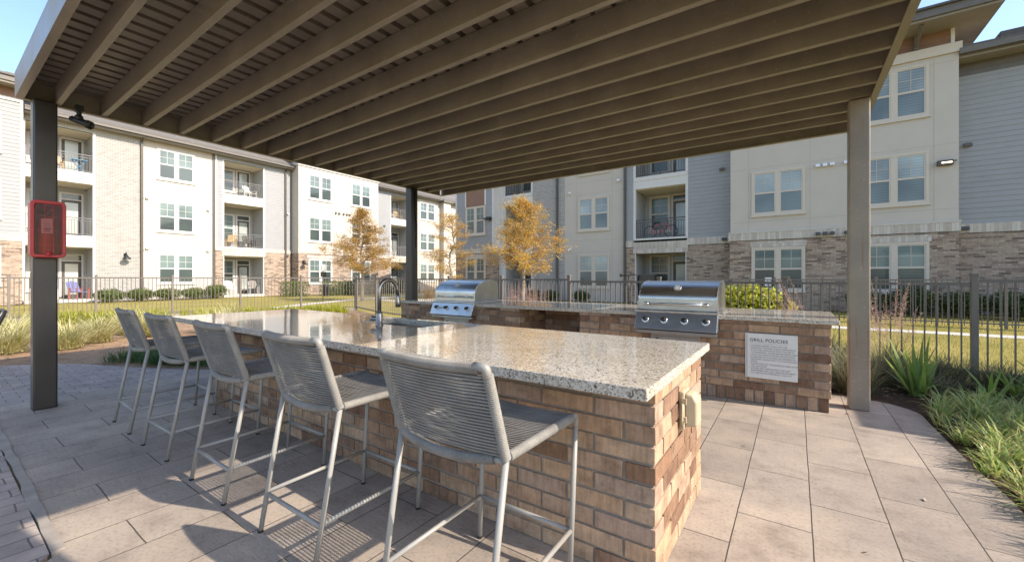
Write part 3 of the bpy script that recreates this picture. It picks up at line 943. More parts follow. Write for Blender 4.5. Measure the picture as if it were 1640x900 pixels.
# grey section with balcony
R.wall('house_brick', -7.42, -6.96, .03, 0, 2.9); R.wall('house_brick', -4.42, -2.45, .03, 0, 2.9)
R.wall('band_brick', -7.44, -2.45, .06, 2.92, 3.26, 1.6); R.box('band_brick', -7.05, -4.35, -1.6, .055, 2.58, 2.9)
R.siding('siding', -7.42, -7.02, 0, 3.26, TR); R.siding('siding', -4.36, -2.45, 0, 3.26, TR)
R.box('siding', -7.05, -4.3, -2, 0, 8.85, TR)
R.balcony(-6.98, -4.40, 0, [.10, 3.36, 6.55], 8.85)
R.vent(-2.85, .02, 6.32, 'fascia', .2); R.vent(-2.75, .06, 3.05, 'dark_trim', .2)
# large beige bay
R.wall('house_brick', -2.45, 4.686, W, 0, 2.93, 3); R.wall('band_brick', -2.49, 4.73, W + .03, 2.95, 3.27, 3); R.box('concrete', -2.5, 4.74, -2, W + .045, 3.27, 3.33, 'ledge')
R.wall('stucco', -2.42, 4.686, W - .02, 3.33, 9.22, 3)
for u0 in (-1.60, 2.03):
    R.window(u0, u0 + 1.91, W, .76, 2.62, up='pane_upper', lo='pane_lower'); R.box('band_brick', u0 - .06, u0 + 1.97, W - .3, W + .03, 2.63, 2.87)
    for z in (4.0, 7.16): R.window(u0, u0 + 1.91, W - .02, z, z + 1.91)
for z in (6.05, 3.75, 8.95): R.box('joint', -2.3, 4.62, W - .04, W - .0185, z, z + .012, 'wall_joint')
for u in (-1.72, .46, 1.9, 4.06): R.box('joint', u, u + .012, W - .04, W - .018, 3.35, 9.2, 'wall_joint')
R.box('cream_trim', -2.5, 4.76, -2.2, W + .06, 9.22, 9.56, 'cornice')
R.siding('brown_siding', -2.3, 4.50, W - .1, 9.56, 10.12, 2.6, part='gable_band'); R.box('white_trim', 4.50, 4.60, W - .9, W - .06, 9.56, 10.12, 'corner_board')
R.box('soffit', -3.4, 5.45, -2.6, 1.72, 10.12, 10.20, 'eave'); R.box('fascia', -3.5, 5.52, -2.7, 1.80, 10.20, 10.46, 'eave'); R.box('dark_trim', -3.55, 5.58, -2.8, 1.88, 10.46, 10.54, 'eave')
for u in (-1.8, .9, 3.6):
    b = R.mb(('bracket', 'fascia'), True); b.box(u - .06, u + .06, W - .09, W + .06, 9.60, 10.12); b.tube([(u, W + .02, 9.68), (u, W + .85, 10.10)], .055, 4)
for u in (.72, .95, 1.18, 1.62, 1.85): R.vent(u, W - .018, 5.78, 'white_plastic', .15); R.vent(u, W + .062, 3.02, 'dark_trim', .15)
for u in (4.2,): R.vent(4.25, W + .0, .95, 'fascia', .2)
# grey section at far right
R.wall('house_brick', 4.73, 34, .0, 0, 2.90); R.wall('band_brick', 4.73, 34, .03, 2.92, 3.24)
R.siding('siding', 4.69, 34, 0, 3.24, 8.55)
R.siding('fascia', 4.69, 34, -.01, 8.55, 9.0, part='gable_band'); R.box('soffit', 4.69, 34, -.6, .62, 9.0, 9.06, 'eave'); R.box('fascia', 4.69, 34, .50, .66, 9.06, 9.24, 'eave'); R.box('fascia', 4.69, 34, .66, .80, 9.10, 9.30, 'gutter'); R.box('dark_trim', 4.69, 34, .4, .74, 9.30, 9.36, 'eave')
R.vent(5.05, .02, 6.0, 'fascia', .2); R.vent(4.98, .03, 3.02, 'dark_trim', .2)
for u in (9.0, 14.0):
    for z in (.76, 4.0): R.window(u, u + 1.9, .02, z, z + 1.9)
b = R.new(); b.box(5.9, 7.0, -1.3, -.2, 9.4, 9.95); o = b.build('roof_unit', 'dark_trim', rb); recalc(o)
b = R.new(); b.smooth = True; b.lathe((6.9, -1.6, 9.4), [(.07, 0), (.07, .75), (.1, .76), (.1, .85), (.02, .88)], 12); o = b.build('flue_pipe', 'white_plastic', rb); recalc(o)
r = R.new(); r.prism([(4.7, .7, 9.36), (4.7, .7, 9.40), (4.7, -7, 11.0), (4.7, -14, 9.5), (4.7, -14, 9.3)], (30, 0, 0)); o = r.build('roof', 'shingle', rb); recalc(o)
r = R.new(); r.prism([(-19.2, .9, 9.36), (-19.2, .9, 9.42), (-19.2, -7, 11.6), (-19.2, -14, 9.5), (-19.2, -14, 9.2)], (16, 0, 0)); o = r.build('roof', 'shingle', rb); recalc(o)
R.flush()

def led_lamp():
    x, y, z = 4.33, RY - W + .02, 5.30
    t = thing('wall_light', 'bronze box light with a glowing strip on the beige stucco bay', 'wall light', (x, y, z))
    b = MB(); b.box(x - .2, x + .2, y - .16, y - .001, z - .02, z + .16); b.build('housing', 'dark_trim', t, .01)
    b = MB(); b.prism([(x - .1, y - .162, z + .05), (x - .1, y - .175, z + .05), (x - .1, y - .162, z + .09)], (.26, 0, 0)); b.build('lamp', 'lamp', t)
    b = MB(); b.box(x + .2, x + .28, y - .14, y - .06, z + .1, z + .13); b.build('sensor', 'dark_trim', t)
led_lamp()
def flood_light():
    x, y, z = -15.98, RY - .74, 5.0
    t = thing('flood_light', 'small black flood light by the window of the grey end bay', 'flood light', (x, y, z))
    b = MB(); b.box(x - .16, x + .12, y - .3, y - .02, z - .05, z + .16); b.build('housing', 'black', t, .01)
    b = MB(); b.tube([(x - .12, y - .15, z + .05), (x - .42, y - .14, z + .1)], .02, 6); b.box(x - .44, x - .40, y - .17, y + .03, z + .06, z + .14); b.build('arm', 'black', t)
flood_light()
def meter_box():
    x, y = -.98, RY - W
    t = thing('utility_box', 'small grey utility box on brick beside the ground floor window', 'utility box', (x, y, .9))
    b = MB(); b.box(x - .12, x + .12, y - .09, y - .001, .95, 1.33); b.build('box', 'white_plastic', t, .01)
    b = MB(); b.tube([(x, y - .05, .95), (x, y - .05, .1)], .02, 8); b.build('conduit', 'white_plastic', t)
# meter boxes sit left of the window pair
meter_box()
# ================================================================== PERGOLA
pg = thing('pergola', 'bronze steel pergola with closely spaced joists over the bar and grills', 'pergola', (-2.8, 3.5, 0))
X0, X1, Y0, Y1, ZB = -6.30, .655, .53, 6.42, 3.064
def post(x0, y0, m):
    b = MB(); b.box(x0, x0 + .166, y0, y0 + .166, 0, ZB)
    return b.build('post', m, pg, .014, 3)
post(-6.30, .63, 'post_steel'); post(-6.30, 5.43, 'post_steel'); post(.429, 5.256, 'post_tan'); post(.429, .76, 'post_tan')
def channel(axis, a0, a1, pos, side):
    """C channel: web outside, flanges turned inwards"""
    b = MB(); h = .25; f = .055; t = .010
    if axis == 'x':
        o = pos; i = pos + side * f
        pr = [(a0, o, ZB), (a0, i, ZB), (a0, i, ZB + t), (a0, o + side * t, ZB + t), (a0, o + side * t, ZB + h - t), (a0, i, ZB + h - t), (a0, i, ZB + h), (a0, o, ZB + h)]
        b.prism(pr, (a1 - a0, 0, 0))
    else:
        o = pos; i = pos + side * f
        pr = [(o, a0, ZB), (i, a0, ZB), (i, a0, ZB + t), (o + side * t, a0, ZB + t), (o + side * t, a0, ZB + h - t), (i, a0, ZB + h - t), (i, a0, ZB + h), (o, a0, ZB + h)]
        b.prism(pr, (0, a1 - a0, 0))
    ob = b.build('rim_beam', 'joist_steel', pg); recalc(ob)
channel('x', X0, X1, Y0, 1); channel('x', X0, X1, Y1, -1)
channel('y', Y0 + .056, Y1 - .056, X0, 1); channel('y', Y0 + .056, Y1 - .056, X1, -1)
for i in range(1, 17):
    y = .809 + .345 * (i - 1)
    b = MB(); b.box(X0 + .0105, X1 - .0105, y - .024, y + .024, ZB + .0105, ZB + .195)
    b.build('joist', 'joist_steel', pg, .005, 2)
# ribbed metal roof deck
b = MB(); prof = []; x = X0 + .012; zt, zb_ = ZB + .245, ZB + .1965
while x < X1 - .2:
    prof += [(x, zb_), (x + .108, zb_), (x + .112, zt), (x + .158, zt)]; x += .164
prof += [(x, zb_), (X1 - .012, zb_)]
top = [(q, z + .004) for q, z in prof]
b.prism([(q, Y0 + .012, z) for q, z in prof] + [(q, Y0 + .012, z) for q, z in top[::-1]], (0, Y1 - Y0 - .024, 0))
o = b.build('roof_deck', 'deck_steel', pg); recalc(o)
b = MB(); b.smooth = True
b.tube([(-6.125, 5.50, 3.06), (-6.12, 5.52, 2.7), (-6.118, 5.53, 2.42)], .012, 6)
b.tube(rounded([(-6.12, 5.53, 2.44), (-6.10, 5.55, 2.18), (-6.128, 5.54, 2.04), (-6.13, 5.54, 1.9)], .06), .010, 6)
b.build('power_cable', 'black', pg)

def shelter():  # unseen roof inferred from the shade band, added to cast it
    x0, x1, y0, y1, zr = 4.6, 9.5, 5.40, 8.95, 3.1
    t = thing('unseen_shade_shelter', 'unseen bronze shade shelter added past the right bed, its shade crossing the plants', 'shelter', (6.9, 7.1, 0))
    for x in (x0 + .15, x1 - .3):
        for y in (y0 + .15, y1 - .3):
            b = MB(); b.box(x, x + .16, y, y + .16, -.02, zr - .2); b.build('post', 'post_steel', t, .012)
    for y in (y0, y1 - .06):
        b = MB(); b.box(x0, x1, y, y + .06, zr - .2, zr); b.build('rim_beam', 'joist_steel', t, .005)
    for i in range(9):
        x = x0 + (x1 - x0 - .05) * i / 8; b = MB(); b.box(x, x + .05, y0 + .062, y1 - .062, zr - .18, zr - .005); b.build('joist', 'joist_steel', t, .004)
    b = MB(); b.box(x0 - .02, x1 + .02, y0 - .02, y1 + .02, zr + .002, zr + .05); b.build('roof_deck', 'deck_steel', t, .005)
shelter()

def spot():
    t = thing('spotlight', 'black adjustable spotlight hanging from the pergola corner joist', 'spotlight', (-6.04, .92, 3.06))
    b = MB(); b.box(-6.08, -6.0, .90, .96, 3.0, 3.062); b.lathe((-6.04, .93, 2.93), [(.02, 0), (.02, .08)], 10); b.smooth = True; b.lathe((-6.04, .93, 2.92), [(.03, 0), (.035, .02), (.03, .04)], 12); b.build('bracket', 'black', t)
    b = MB(); b.smooth = True; d = Vector((.62, .55, -.30)).normalized(); c = Vector((-6.04, .93, 2.905)) - d * .085
    b.lathe(c, [(.018, 0), (.03, .015), (.034, .08), (.037, .15), (.042, .165), (.042, .20), (.035, .20), (.033, .17)], 18, d); b.build('housing', 'black', t)
    b = MB(); b.lathe(c + d * .172, [(.033, 0), (.033, .006)], 18, d); b.build('lens', 'pane_dark', t)
spot()

# fire extinguisher cabinet on the left post
def cabinet():
    x0 = -6.134; yc = .713; z0, z1 = 1.50, 2.05; hw = .118
    t = thing('extinguisher_cabinet', 'red plastic fire extinguisher cabinet mounted on the dark pergola post', 'cabinet', (x0, yc, z0))
    def rr(a0, a1, c0, c1, r, n=5):
        out = []
        for cx_, cz_, s in ((a1 - r, c1 - r, 0), (a0 + r, c1 - r, 90), (a0 + r, c0 + r, 180), (a1 - r, c0 + r, 270)):
            for i in range(n + 1):
                an = rad(s + 90 * i / n); out.append((cx_ + r * math.cos(an), cz_ + r * math.sin(an)))
        return out
    o1 = rr(yc - hw, yc + hw, z0, z1, .04); i1 = rr(yc - hw + .028, yc + hw - .028, z0 + .03, z1 - .03, .02)
    b = MB(); k = len(o1); D = .17
    for xa, xb in ((x0 + .002, x0 + D),):
        A = [b.p((xa, y, z)) for y, z in o1]; B = [b.p((xb, y, z)) for y, z in o1]; C = [b.p((xb, y, z)) for y, z in i1]; E = [b.p((xa + .012, y, z)) for y, z in i1]
        for i in range(k):
            j = (i + 1) % k
            b.face([A[i], A[j], B[j], B[i]]); b.face([B[i], B[j], C[j], C[i]]); b.face([C[i], C[j], E[j], E[i]])
        b.face(A[::-1]); b.face(E)
    o = b.build('case', 'red_plastic', t, .006, 2); recalc(o)
    b = MB(); b.poly([(x0 + .016, y, z) for y, z in i1]); b.build('back_panel', 'red_dark', t)
    b = MB(); b.prism([(x0 + D - .012, y, z) for y, z in i1], (.004, 0, 0)); o = b.build('clear_cover', 'clear', t); recalc(o)
    b = MB()
    for f in (.36, .68): b.box(x0 + D - .007, x0 + D - .0055, yc - hw + .03 + f * (2 * hw - .06) - .0012, yc - hw + .03 + f * (2 * hw - .06) + .0012, z0 + .032, z1 - .032)
    for f in (.22, .47, .72, .92): b.box(x0 + D - .007, x0 + D - .0056, yc - hw + .03, yc + hw - .03, z0 + f * (z1 - z0) - .0012, z0 + f * (z1 - z0) + .0012)
    b.build('score_lines', 'red_plastic', t)
    b = MB(); b.smooth = True; b.lathe((x0 + D, yc, z0 + .035), [(.022, 0), (.022, .012), (.014, .022)], 14, (1, 0, 0)); b.build('latch', 'red_plastic', t)
    e = thing('fire_extinguisher', 'red fire extinguisher with white paper tag behind the clear cover of the red cabinet', 'fire extinguisher', (x0 + .085, yc, z0 + .03))
    c = (x0 + .085, yc - .005, z0 + .032)
    b = MB(); b.smooth = True; b.lathe(c, [(.0, 0), (.05, .0), (.056, .015), (.056, .30), (.045, .335), (.024, .355), (.02, .365)], 20); b.build('cylinder', 'red_gloss', e)
    b = MB(); b.smooth = True; b.lathe((c[0], c[1], c[2] + .36), [(.02, 0), (.02, .03), (.012, .05)], 12); b.tube([(c[0], c[1], c[2] + .40), (c[0] + .02, c[1] - .07, c[2] + .43)], .008, 6); b.tube([(c[0], c[1], c[2] + .39), (c[0] + .03, c[1] - .06, c[2] + .37)], .007, 6); b.build('valve', 'black', e)
    b = MB(); b.smooth = True; b.tube(bez((c[0] + .03, c[1], c[2] + .40), (c[0] + .05, c[1] + .05, c[2] + .47), (c[0] + .05, c[1] + .03, c[2] + .42), 6), .006, 6); b.tube(bez((c[0] + .03, c[1] + .01, c[2] + .40), (c[0] + .06, c[1] - .04, c[2] + .36), (c[0] + .05, c[1] - .04, c[2] + .38), 6), .004, 6); b.build('pull_tie', 'brass', e)
    b = MB(); b.prism([(c[0] + .064, c[1] - .04, c[2] + .20), (c[0] + .064, c[1] + .035, c[2] + .205), (c[0] + .064, c[1] + .033, c[2] + .35), (c[0] + .064, c[1] - .042, c[2] + .345)], (.002, 0, 0)); tg = b.build('paper_tag', 'paper', e); recalc(tg)
    b = MB()
    for i, wd in enumerate((.03, .05, .045, .05, .04)): b.box(c[0] + .0665, c[0] + .067, c[1] - wd / 2, c[1] + wd / 2, c[2] + .225 + i * .018 - .003, c[2] + .225 + i * .018 + .001 + (.006 if i < 2 else 0))
    b.build('tag_print', 'sign_text', tg)
cabinet()

# ================================================================== BRICKWORK
def brick_unit_mat():
    m, n, l, b = nt('fired brick units')
    setp(b, .88, 0, .2)
    g = n.new("ShaderNodeNewGeometry")
    rmp = ramp(n, [(i / len(TAN), c) for i, c in enumerate(TAN)], 'CONSTANT')
    l.new(g.outputs["Random Per Island"], rmp.inputs[0])
    off = math_n(n, l, 'MULTIPLY', g.outputs["Random Per Island"], 37.0)
    v = node(n, "ShaderNodeVectorMath", operation='ADD'); l.new(g.outputs["Position"], v.inputs[0]); l.new(off, v.inputs[1])
    n1 = noise(n, l, 9, 6, v.outputs[0], .7)
    r1 = ramp(n, [(.28, (.60, .56, .53)), (.5, (1, 1, 1)), (.72, (1.34, 1.28, 1.2))]); l.new(n1.outputs[0], r1.inputs[0])
    c = mixc(n, l, 1, rmp.outputs[0], r1.outputs[0], 'MULTIPLY')
    mp = n.new("ShaderNodeMapping"); mp.inputs["Scale"].default_value = (55, 55, 5); l.new(v.outputs[0], mp.inputs[0])
    n2 = noise(n, l, 1, 4, mp.outputs[0], .65)
    r2 = ramp(n, [(.33, (.74, .71, .68)), (.55, (1.03, 1.03, 1.03)), (.78, (1.2, 1.18, 1.14))]); l.new(n2.outputs[0], r2.inputs[0])
    c = mixc(n, l, .75, c, r2.outputs[0], 'MULTIPLY')
    n3 = noise(n, l, 160, 3, g.outputs["Position"], .7)
    r3 = ramp(n, [(.30, (.45, .42, .40)), (.42, (1, 1, 1))]); l.new(n3.outputs[0], r3.inputs[0])
    c = mixc(n, l, .6, c, r3.outputs[0], 'MULTIPLY')
    n4 = noise(n, l, 26, 2, v.outputs[0]); r4 = ramp(n, [(.70, (0, 0, 0)), (.76, (1, 1, 1))]); l.new(n4.outputs[0], r4.inputs[0])
    c = mixc(n, l, math_n(n, l, 'MULTIPLY', r4.outputs[0], .4), c, (.52, .44, .36))
    l.new(c, b.inputs["Base Color"])
    h = math_n(n, l, 'MULTIPLY_ADD', n3.outputs[0], .4, n1.outputs[0]); bump(n, l, h, b, .5, .004)
    return m
M['brick_unit'] = brick_unit_mat()
M['mortar'] = plain('grey tan mortar', (.26, .225, .185), .95, var=.15, scale=14, bs=.6, bscale=120, bd=.004)
brng = random.Random(21)
BL, BH, MJ = .266, .128, .012
def one_brick(b, x0, x1, y0, y1, z0, z1, j=.0016):
    k = len(b.v)
    b.box(x0, x1, y0, y1, z0, z1)
    for i in range(k, k + 8):
        q = b.v[i]; b.v[i] = (q[0] + brng.uniform(-j, j), q[1] + brng.uniform(-j, j), q[2] + brng.uniform(-j, j))
def courses(z0, z1, row):
    out = []; z = z0; i = 0
    while z < z1 - .02:
        out.append((i, z, min(z + row - MJ, z1))); z += row; i += 1
    return out
def brick_face(b, axis, pos, inward, a0, a1, z0, z1, row, start_corner, end_corner, dirn=1, phase=0):
    '''one face of facing bricks between a0 and a1; a corner end leaves room for its alternating corner bricks'''
    for i, za, zb in courses(z0, z1, row):
        odd = (i + phase) % 2
        s0, e0 = a0, a1
        if start_corner is not None: s0 += ((BL, BH)[odd if start_corner == 0 else 1 - odd] + MJ)
        if end_corner is not None: e0 -= ((BL, BH)[odd if end_corner == 0 else 1 - odd] + MJ)
        u = e0 if dirn < 0 else s0
        first = True
        while True:
            ln = BL
            if first and ((dirn < 0 and end_corner is None) or (dirn > 0 and start_corner is None)) and odd: ln = BH
            first = False
            p, q = (u - ln, u) if dirn < 0 else (u, u + ln)
            if p < s0: p = s0
            if q > e0: q = e0
            if q - p > .03:
                d = brng.uniform(-.0015, .0025)
                w0, w1 = (pos - d, pos + inward) if inward > 0 else (pos + inward, pos + d)
                if axis == 'x': one_brick(b, p, q, w0, w1, za, zb)
                else: one_brick(b, w0, w1, p, q, za, zb)
            u = u - ln - MJ if dirn < 0 else u + ln + MJ
            if (dirn < 0 and u <= s0 + .03) or (dirn > 0 and u >= e0 - .03): break
def brick_corner(b, x, y, sx, sy, z0, z1, row, phase=0):
    '''corner bricks: long leg along x on even courses, along y on odd ones; sx, sy point into the wall'''
    for i, za, zb in courses(z0, z1, row):
        lx, ly = (BL, BH) if (i + phase) % 2 == 0 else (BH, BL)
        xs = sorted((x - sx * brng.uniform(0, .003), x + sx * lx)); ys_ = sorted((y - sy * brng.uniform(0, .003), y + sy * ly))
        one_brick(b, xs[0], xs[1], ys_[0], ys_[1], za, zb)

# ================================================================== BAR WITH SINK
bar = thing('brick_bar', 'long brick bar with speckled granite top, sink and tall faucet', 'bar counter', (-2.75, 2.2, 0))
b = MB(); b.box(-4.992, -.492, 1.755, 2.733, .001, .8535); b.build('mortar_core', 'mortar', bar)
ROW = .0855
b = MB()
for x, y, sx, sy in ((-.484, 1.747, -1, 1), (-.484, 2.741, -1, -1), (-5.0, 1.747, 1, 1), (-5.0, 2.741, 1, -1)): brick_corner(b, x, y, sx, sy, .003, .8525, ROW)
brick_face(b, 'x', 1.747, .035, -5.0, -.484, .003, .8525, ROW, 0, 0, -1)
brick_face(b, 'x', 2.741, -.035, -5.0, -.484, .003, .8525, ROW, 0, 0, -1)
brick_face(b, 'y', -.484, -.035, 1.747, 2.741, .003, .8525, ROW, 1, 1, 1)
brick_face(b, 'y', -5.0, .035, 1.747, 2.741, .003, .8525, ROW, 1, 1, 1)
b.build('brick_base', 'brick_unit', bar, .0028, 2)
def slab_with_hole(name, x0, x1, y0, y1, z0, z1, hole, parent):
    b = MB(); a0, a1, c0, c1 = hole
    O = [(x0, y0), (x1, y0), (x1, y1), (x0, y1)]; I = [(a0, c0), (a1, c0), (a1, c1), (a0, c1)]
    vt = [b.p((x, y, z1)) for x, y in O]; it = [b.p((x, y, z1)) for x, y in I]
    vb = [b.p((x, y, z0)) for x, y in O]; ib = [b.p((x, y, z0)) for x, y in I]
    for i in range(4):
        j = (i + 1) % 4
        b.face([vt[i], vt[j], it[j], it[i]]); b.face([vb[j], vb[i], ib[i], ib[j]]); b.face([vb[i], vb[j], vt[j], vt[i]]); b.face([it[i], it[j], ib[j], ib[i]])
    return b.build(name, 'granite', parent, .005, 3)
HX0, HX1, HY0, HY1 = -3.30, -2.50, 2.30, 2.70
ct = slab_with_hole('countertop', -5.39, -.44, 1.49, 2.78, .854, .90, (HX0, HX1, HY0, HY1), bar)
b = MB()
for (a, c) in (((HX0 - .012, HY0 - .012), (HX1 + .012, HY1 + .012)),):
    x0, y0 = a; x1, y1 = c
    tt = [b.p(q) for q in ((x0, y0, .853), (x1, y0, .853), (x1, y1, .853), (x0, y1, .853))]
    bb = [b.p(q) for q in ((x0 + .02, y0 + .02, .68), (x1 - .02, y0 + .02, .68), (x1 - .02, y1 - .02, .68), (x0 + .02, y1 - .02, .68))]
    for i in range(4):
        j = (i + 1) % 4; b.face([tt[j], tt[i], bb[i], bb[j]])
    b.face(bb)
sk = b.build('sink_basin', 'sink_steel', bar)
b = MB(); b.lathe((-2.9, 2.5, .681), [(.045, 0), (.045, .004), (.03, .005)], 16); b.build('drain', 'chrome', sk)
# the bowl needs room in the brick core: cut it with a boolean
cut = MB(); cut.box(HX0 - .02, HX1 + .02, HY0 - .02, HY1 + .02, .66, 1.0)
co = cut.build('cutter', 'sink_steel')
base_o = [c for c in bar.children if c.name.startswith('mortar_core')][0]
md = base_o.modifiers.new('hole', 'BOOLEAN'); md.object = co; md.operation = 'DIFFERENCE'; md.solver = 'EXACT'
co.location = -Vector((0, 0, 0))
bpy.context.view_layer.update()
dg = bpy.context.evaluated_depsgraph_get()
me = bpy.data.meshes.new_from_object(base_o.evaluated_get(dg)); base_o.modifiers.clear(); base_o.data = me
bpy.data.objects.remove(co)
# faucet
fb = (-2.90, 2.215)
b = MB(); b.smooth = True
fx, fy = fb
b.lathe((fx, fy, .90), [(.034, 0), (.034, .006), (.027, .012), (.027, .10), (.024, .11)], 18)
pth = [(fx, fy, 1.0), (fx, fy, 1.19)] + [(fx, fy + .095 - .095 * math.cos(rad(a)), 1.19 + .095 * math.sin(rad(a))) for a in range(15, 166, 15)] + [(fx, fy + .19, 1.16)]
b.tube(pth, .0165, 12)
fa = b.build('faucet', 'faucet_steel', bar)
b = MB(); b.smooth = True; b.lathe((fx, fy + .188, 1.17), [(.0175, 0), (.018, .05), (.023, .07), (.024, .12), (.019, .125)], 14, (0, .10, -1)); b.build('spray_head', 'faucet_steel', fa)
b = MB(); b.smooth = True; b.lathe((fx - .02, fy, .955), [(.018, 0), (.018, .05), (.022, .055), (.022, .085), (.015, .09)], 14, (-1, 0, 0)); b.build('handle', 'faucet_steel', fa)
# outdoor socket cover on the sunny end
ox = -.484
b = MB(); b.box(ox + .001, ox + .028, 2.16, 2.29, .545, .735); oc = b.build('socket_cover', 'tan_plastic', bar, .008)
b = MB(); b.prism([(ox + .028, 2.17, .555), (ox + .085, 2.18, .565), (ox + .085, 2.18, .685), (ox + .065, 2.175, .722), (ox + .028, 2.17, .728)], (0, .105, 0)); o = b.build('cover_lid', 'tan_plastic', oc, .012, 3); recalc(o)
b = MB()
for z in (.585, .675): b.box(ox + .018, ox + .04, 2.150, 2.160, z, z + .03)
b.build('hinge', 'tan_plastic', oc)
b = MB(); b.smooth = True; b.tube([(ox + .02, 2.16, .56), (ox + .02, 2.145, .60), (ox + .022, 2.148, .68)], .006, 6); b.build('clasp', 'tan_plastic', oc)

# ================================================================== GRILL WALL
gw = thing('grill_counter', 'brick grill wall with granite tops and open knee space along the fence', 'counter', (-2.8, 5.6, 0))
YF, YB = 4.967, 6.20
b = MB()
for x0, x1, y0, y1 in ((-5.88, -3.305, YF, YB), (-2.35, .275, YF, YB), (-3.305, -2.35, 5.70, YB)):
    b.box(x0 + .008, x1 - .008, y0 + (.008 if y0 < 5.5 else .008), y1 - .008, .137, .8183)
b.build('mortar_core', 'mortar', gw)
b = MB(); ZA, ZC = .140, .816
for x, y, sx, sy, ph in ((-5.88, YF, 1, 1, 0), (-3.305, YF, -1, 1, 0), (-2.35, YF, 1, 1, 0), (.275, YF, -1, 1, 0)): brick_corner(b, x, y, sx, sy, ZA, ZC, ROW, ph)
brick_face(b, 'x', YF, .035, -5.88, -3.305, ZA, ZC, ROW, 0, 0, -1); brick_face(b, 'x', YF, .035, -2.35, .275, ZA, ZC, ROW, 0, 0, -1)
brick_face(b, 'y', -3.305, -.035, YF, 5.70, ZA, ZC, ROW, 1, None, 1); brick_face(b, 'y', -2.35, .035, YF, 5.70, ZA, ZC, ROW, 1, None, 1)
brick_face(b, 'x', 5.70, .035, -3.30, -2.355, ZA, ZC, ROW, None, None, 1)
brick_face(b, 'y', .275, -.035, YF, YB, ZA, ZC, ROW, 1, None, 1); brick_face(b, 'y', -5.88, .035, YF, YB, ZA, ZC, ROW, 1, None, 1)
brick_face(b, 'x', YB, -.035, -5.86, .255, ZA, ZC, ROW, None, None, 1)
b.build('brick_wall', 'brick_unit', gw, .0028, 2)
b = MB()
for x0, x1, y0, y1 in ((-5.868, -3.317, YF + .014, YB - .014), (-2.338, .263, YF + .014, YB - .014), (-3.317, -2.338, 5.714, YB - .014)):
    b.box(x0 + .008, x1 - .008, y0 + .008, y1 - .008, .001, .1366)
b.build('soldier_mortar', 'mortar', gw)
for x0, x1, y in ((-5.868, -3.317, YF + .014), (-2.338, .263, YF + .014), (-3.31, -2.345, 5.714)):
    x = x0; b = MB()
    while x < x1 - .03:
        e = min(x + .078, x1); one_brick(b, x, e, y, y + .05, .004, .133); x = e + MJ
    b.build('soldier_course', 'brick_unit', gw, .0028, 2)
y = YF + .066; b = MB()
while y < YB - .05:
    one_brick(b, .213, .263, y, y + .078, .004, .133); y += .09
b.build('soldier_course', 'brick_unit', gw, .0028, 2)
b = MB()
for x0, x1 in ((-5.885, -3.30), (-2.355, .28)): b.box(x0, x1, YF - .007, YB, .8185, .8535)
b.build('cap_course', 'bar_brick', gw)
def top(x0, x1, y0, y1):
    b = MB(); b.box(x0, x1, y0, y1, .854, .90); b.build('countertop', 'granite', gw, .005, 3)
top(-5.905, -4.96, 4.935, 5.66); top(-4.12, -1.545, 4.935, 5.66); top(-.715, .34, 4.935, 5.66); top(-5.905, .34, 5.672, 6.215)
b = MB(); b.box(-5.89, .325, 5.655, 5.677, .855, .884); b.build('seam_filler', 'dark_trim', gw)
def access_door(xc):
    b = MB(); w = .27; yf = YF
    x0, x1, z0, z1 = xc - w, xc + w, .165, .668
    b.box(x0, x1, yf - .016, yf - .001, z0, z1); f = b.build('access_door', 'stainless_dull', gw, .003)
    b = MB(); b.box(x0 + .035, x1 - .035, yf - .026, yf - .0165, z0 + .035, z1 - .045); b.build('door_leaf', 'stainless_dull', f, .003)
    b = MB(); b.smooth = True; b.lathe((x0 + .075, yf - .0265, z1 - .085), [(.022, 0), (.022, .012), (.012, .018)], 14, (0, -1, 0)); b.build('lock', 'black', f)
access_door(-1.15); access_door(-4.53)

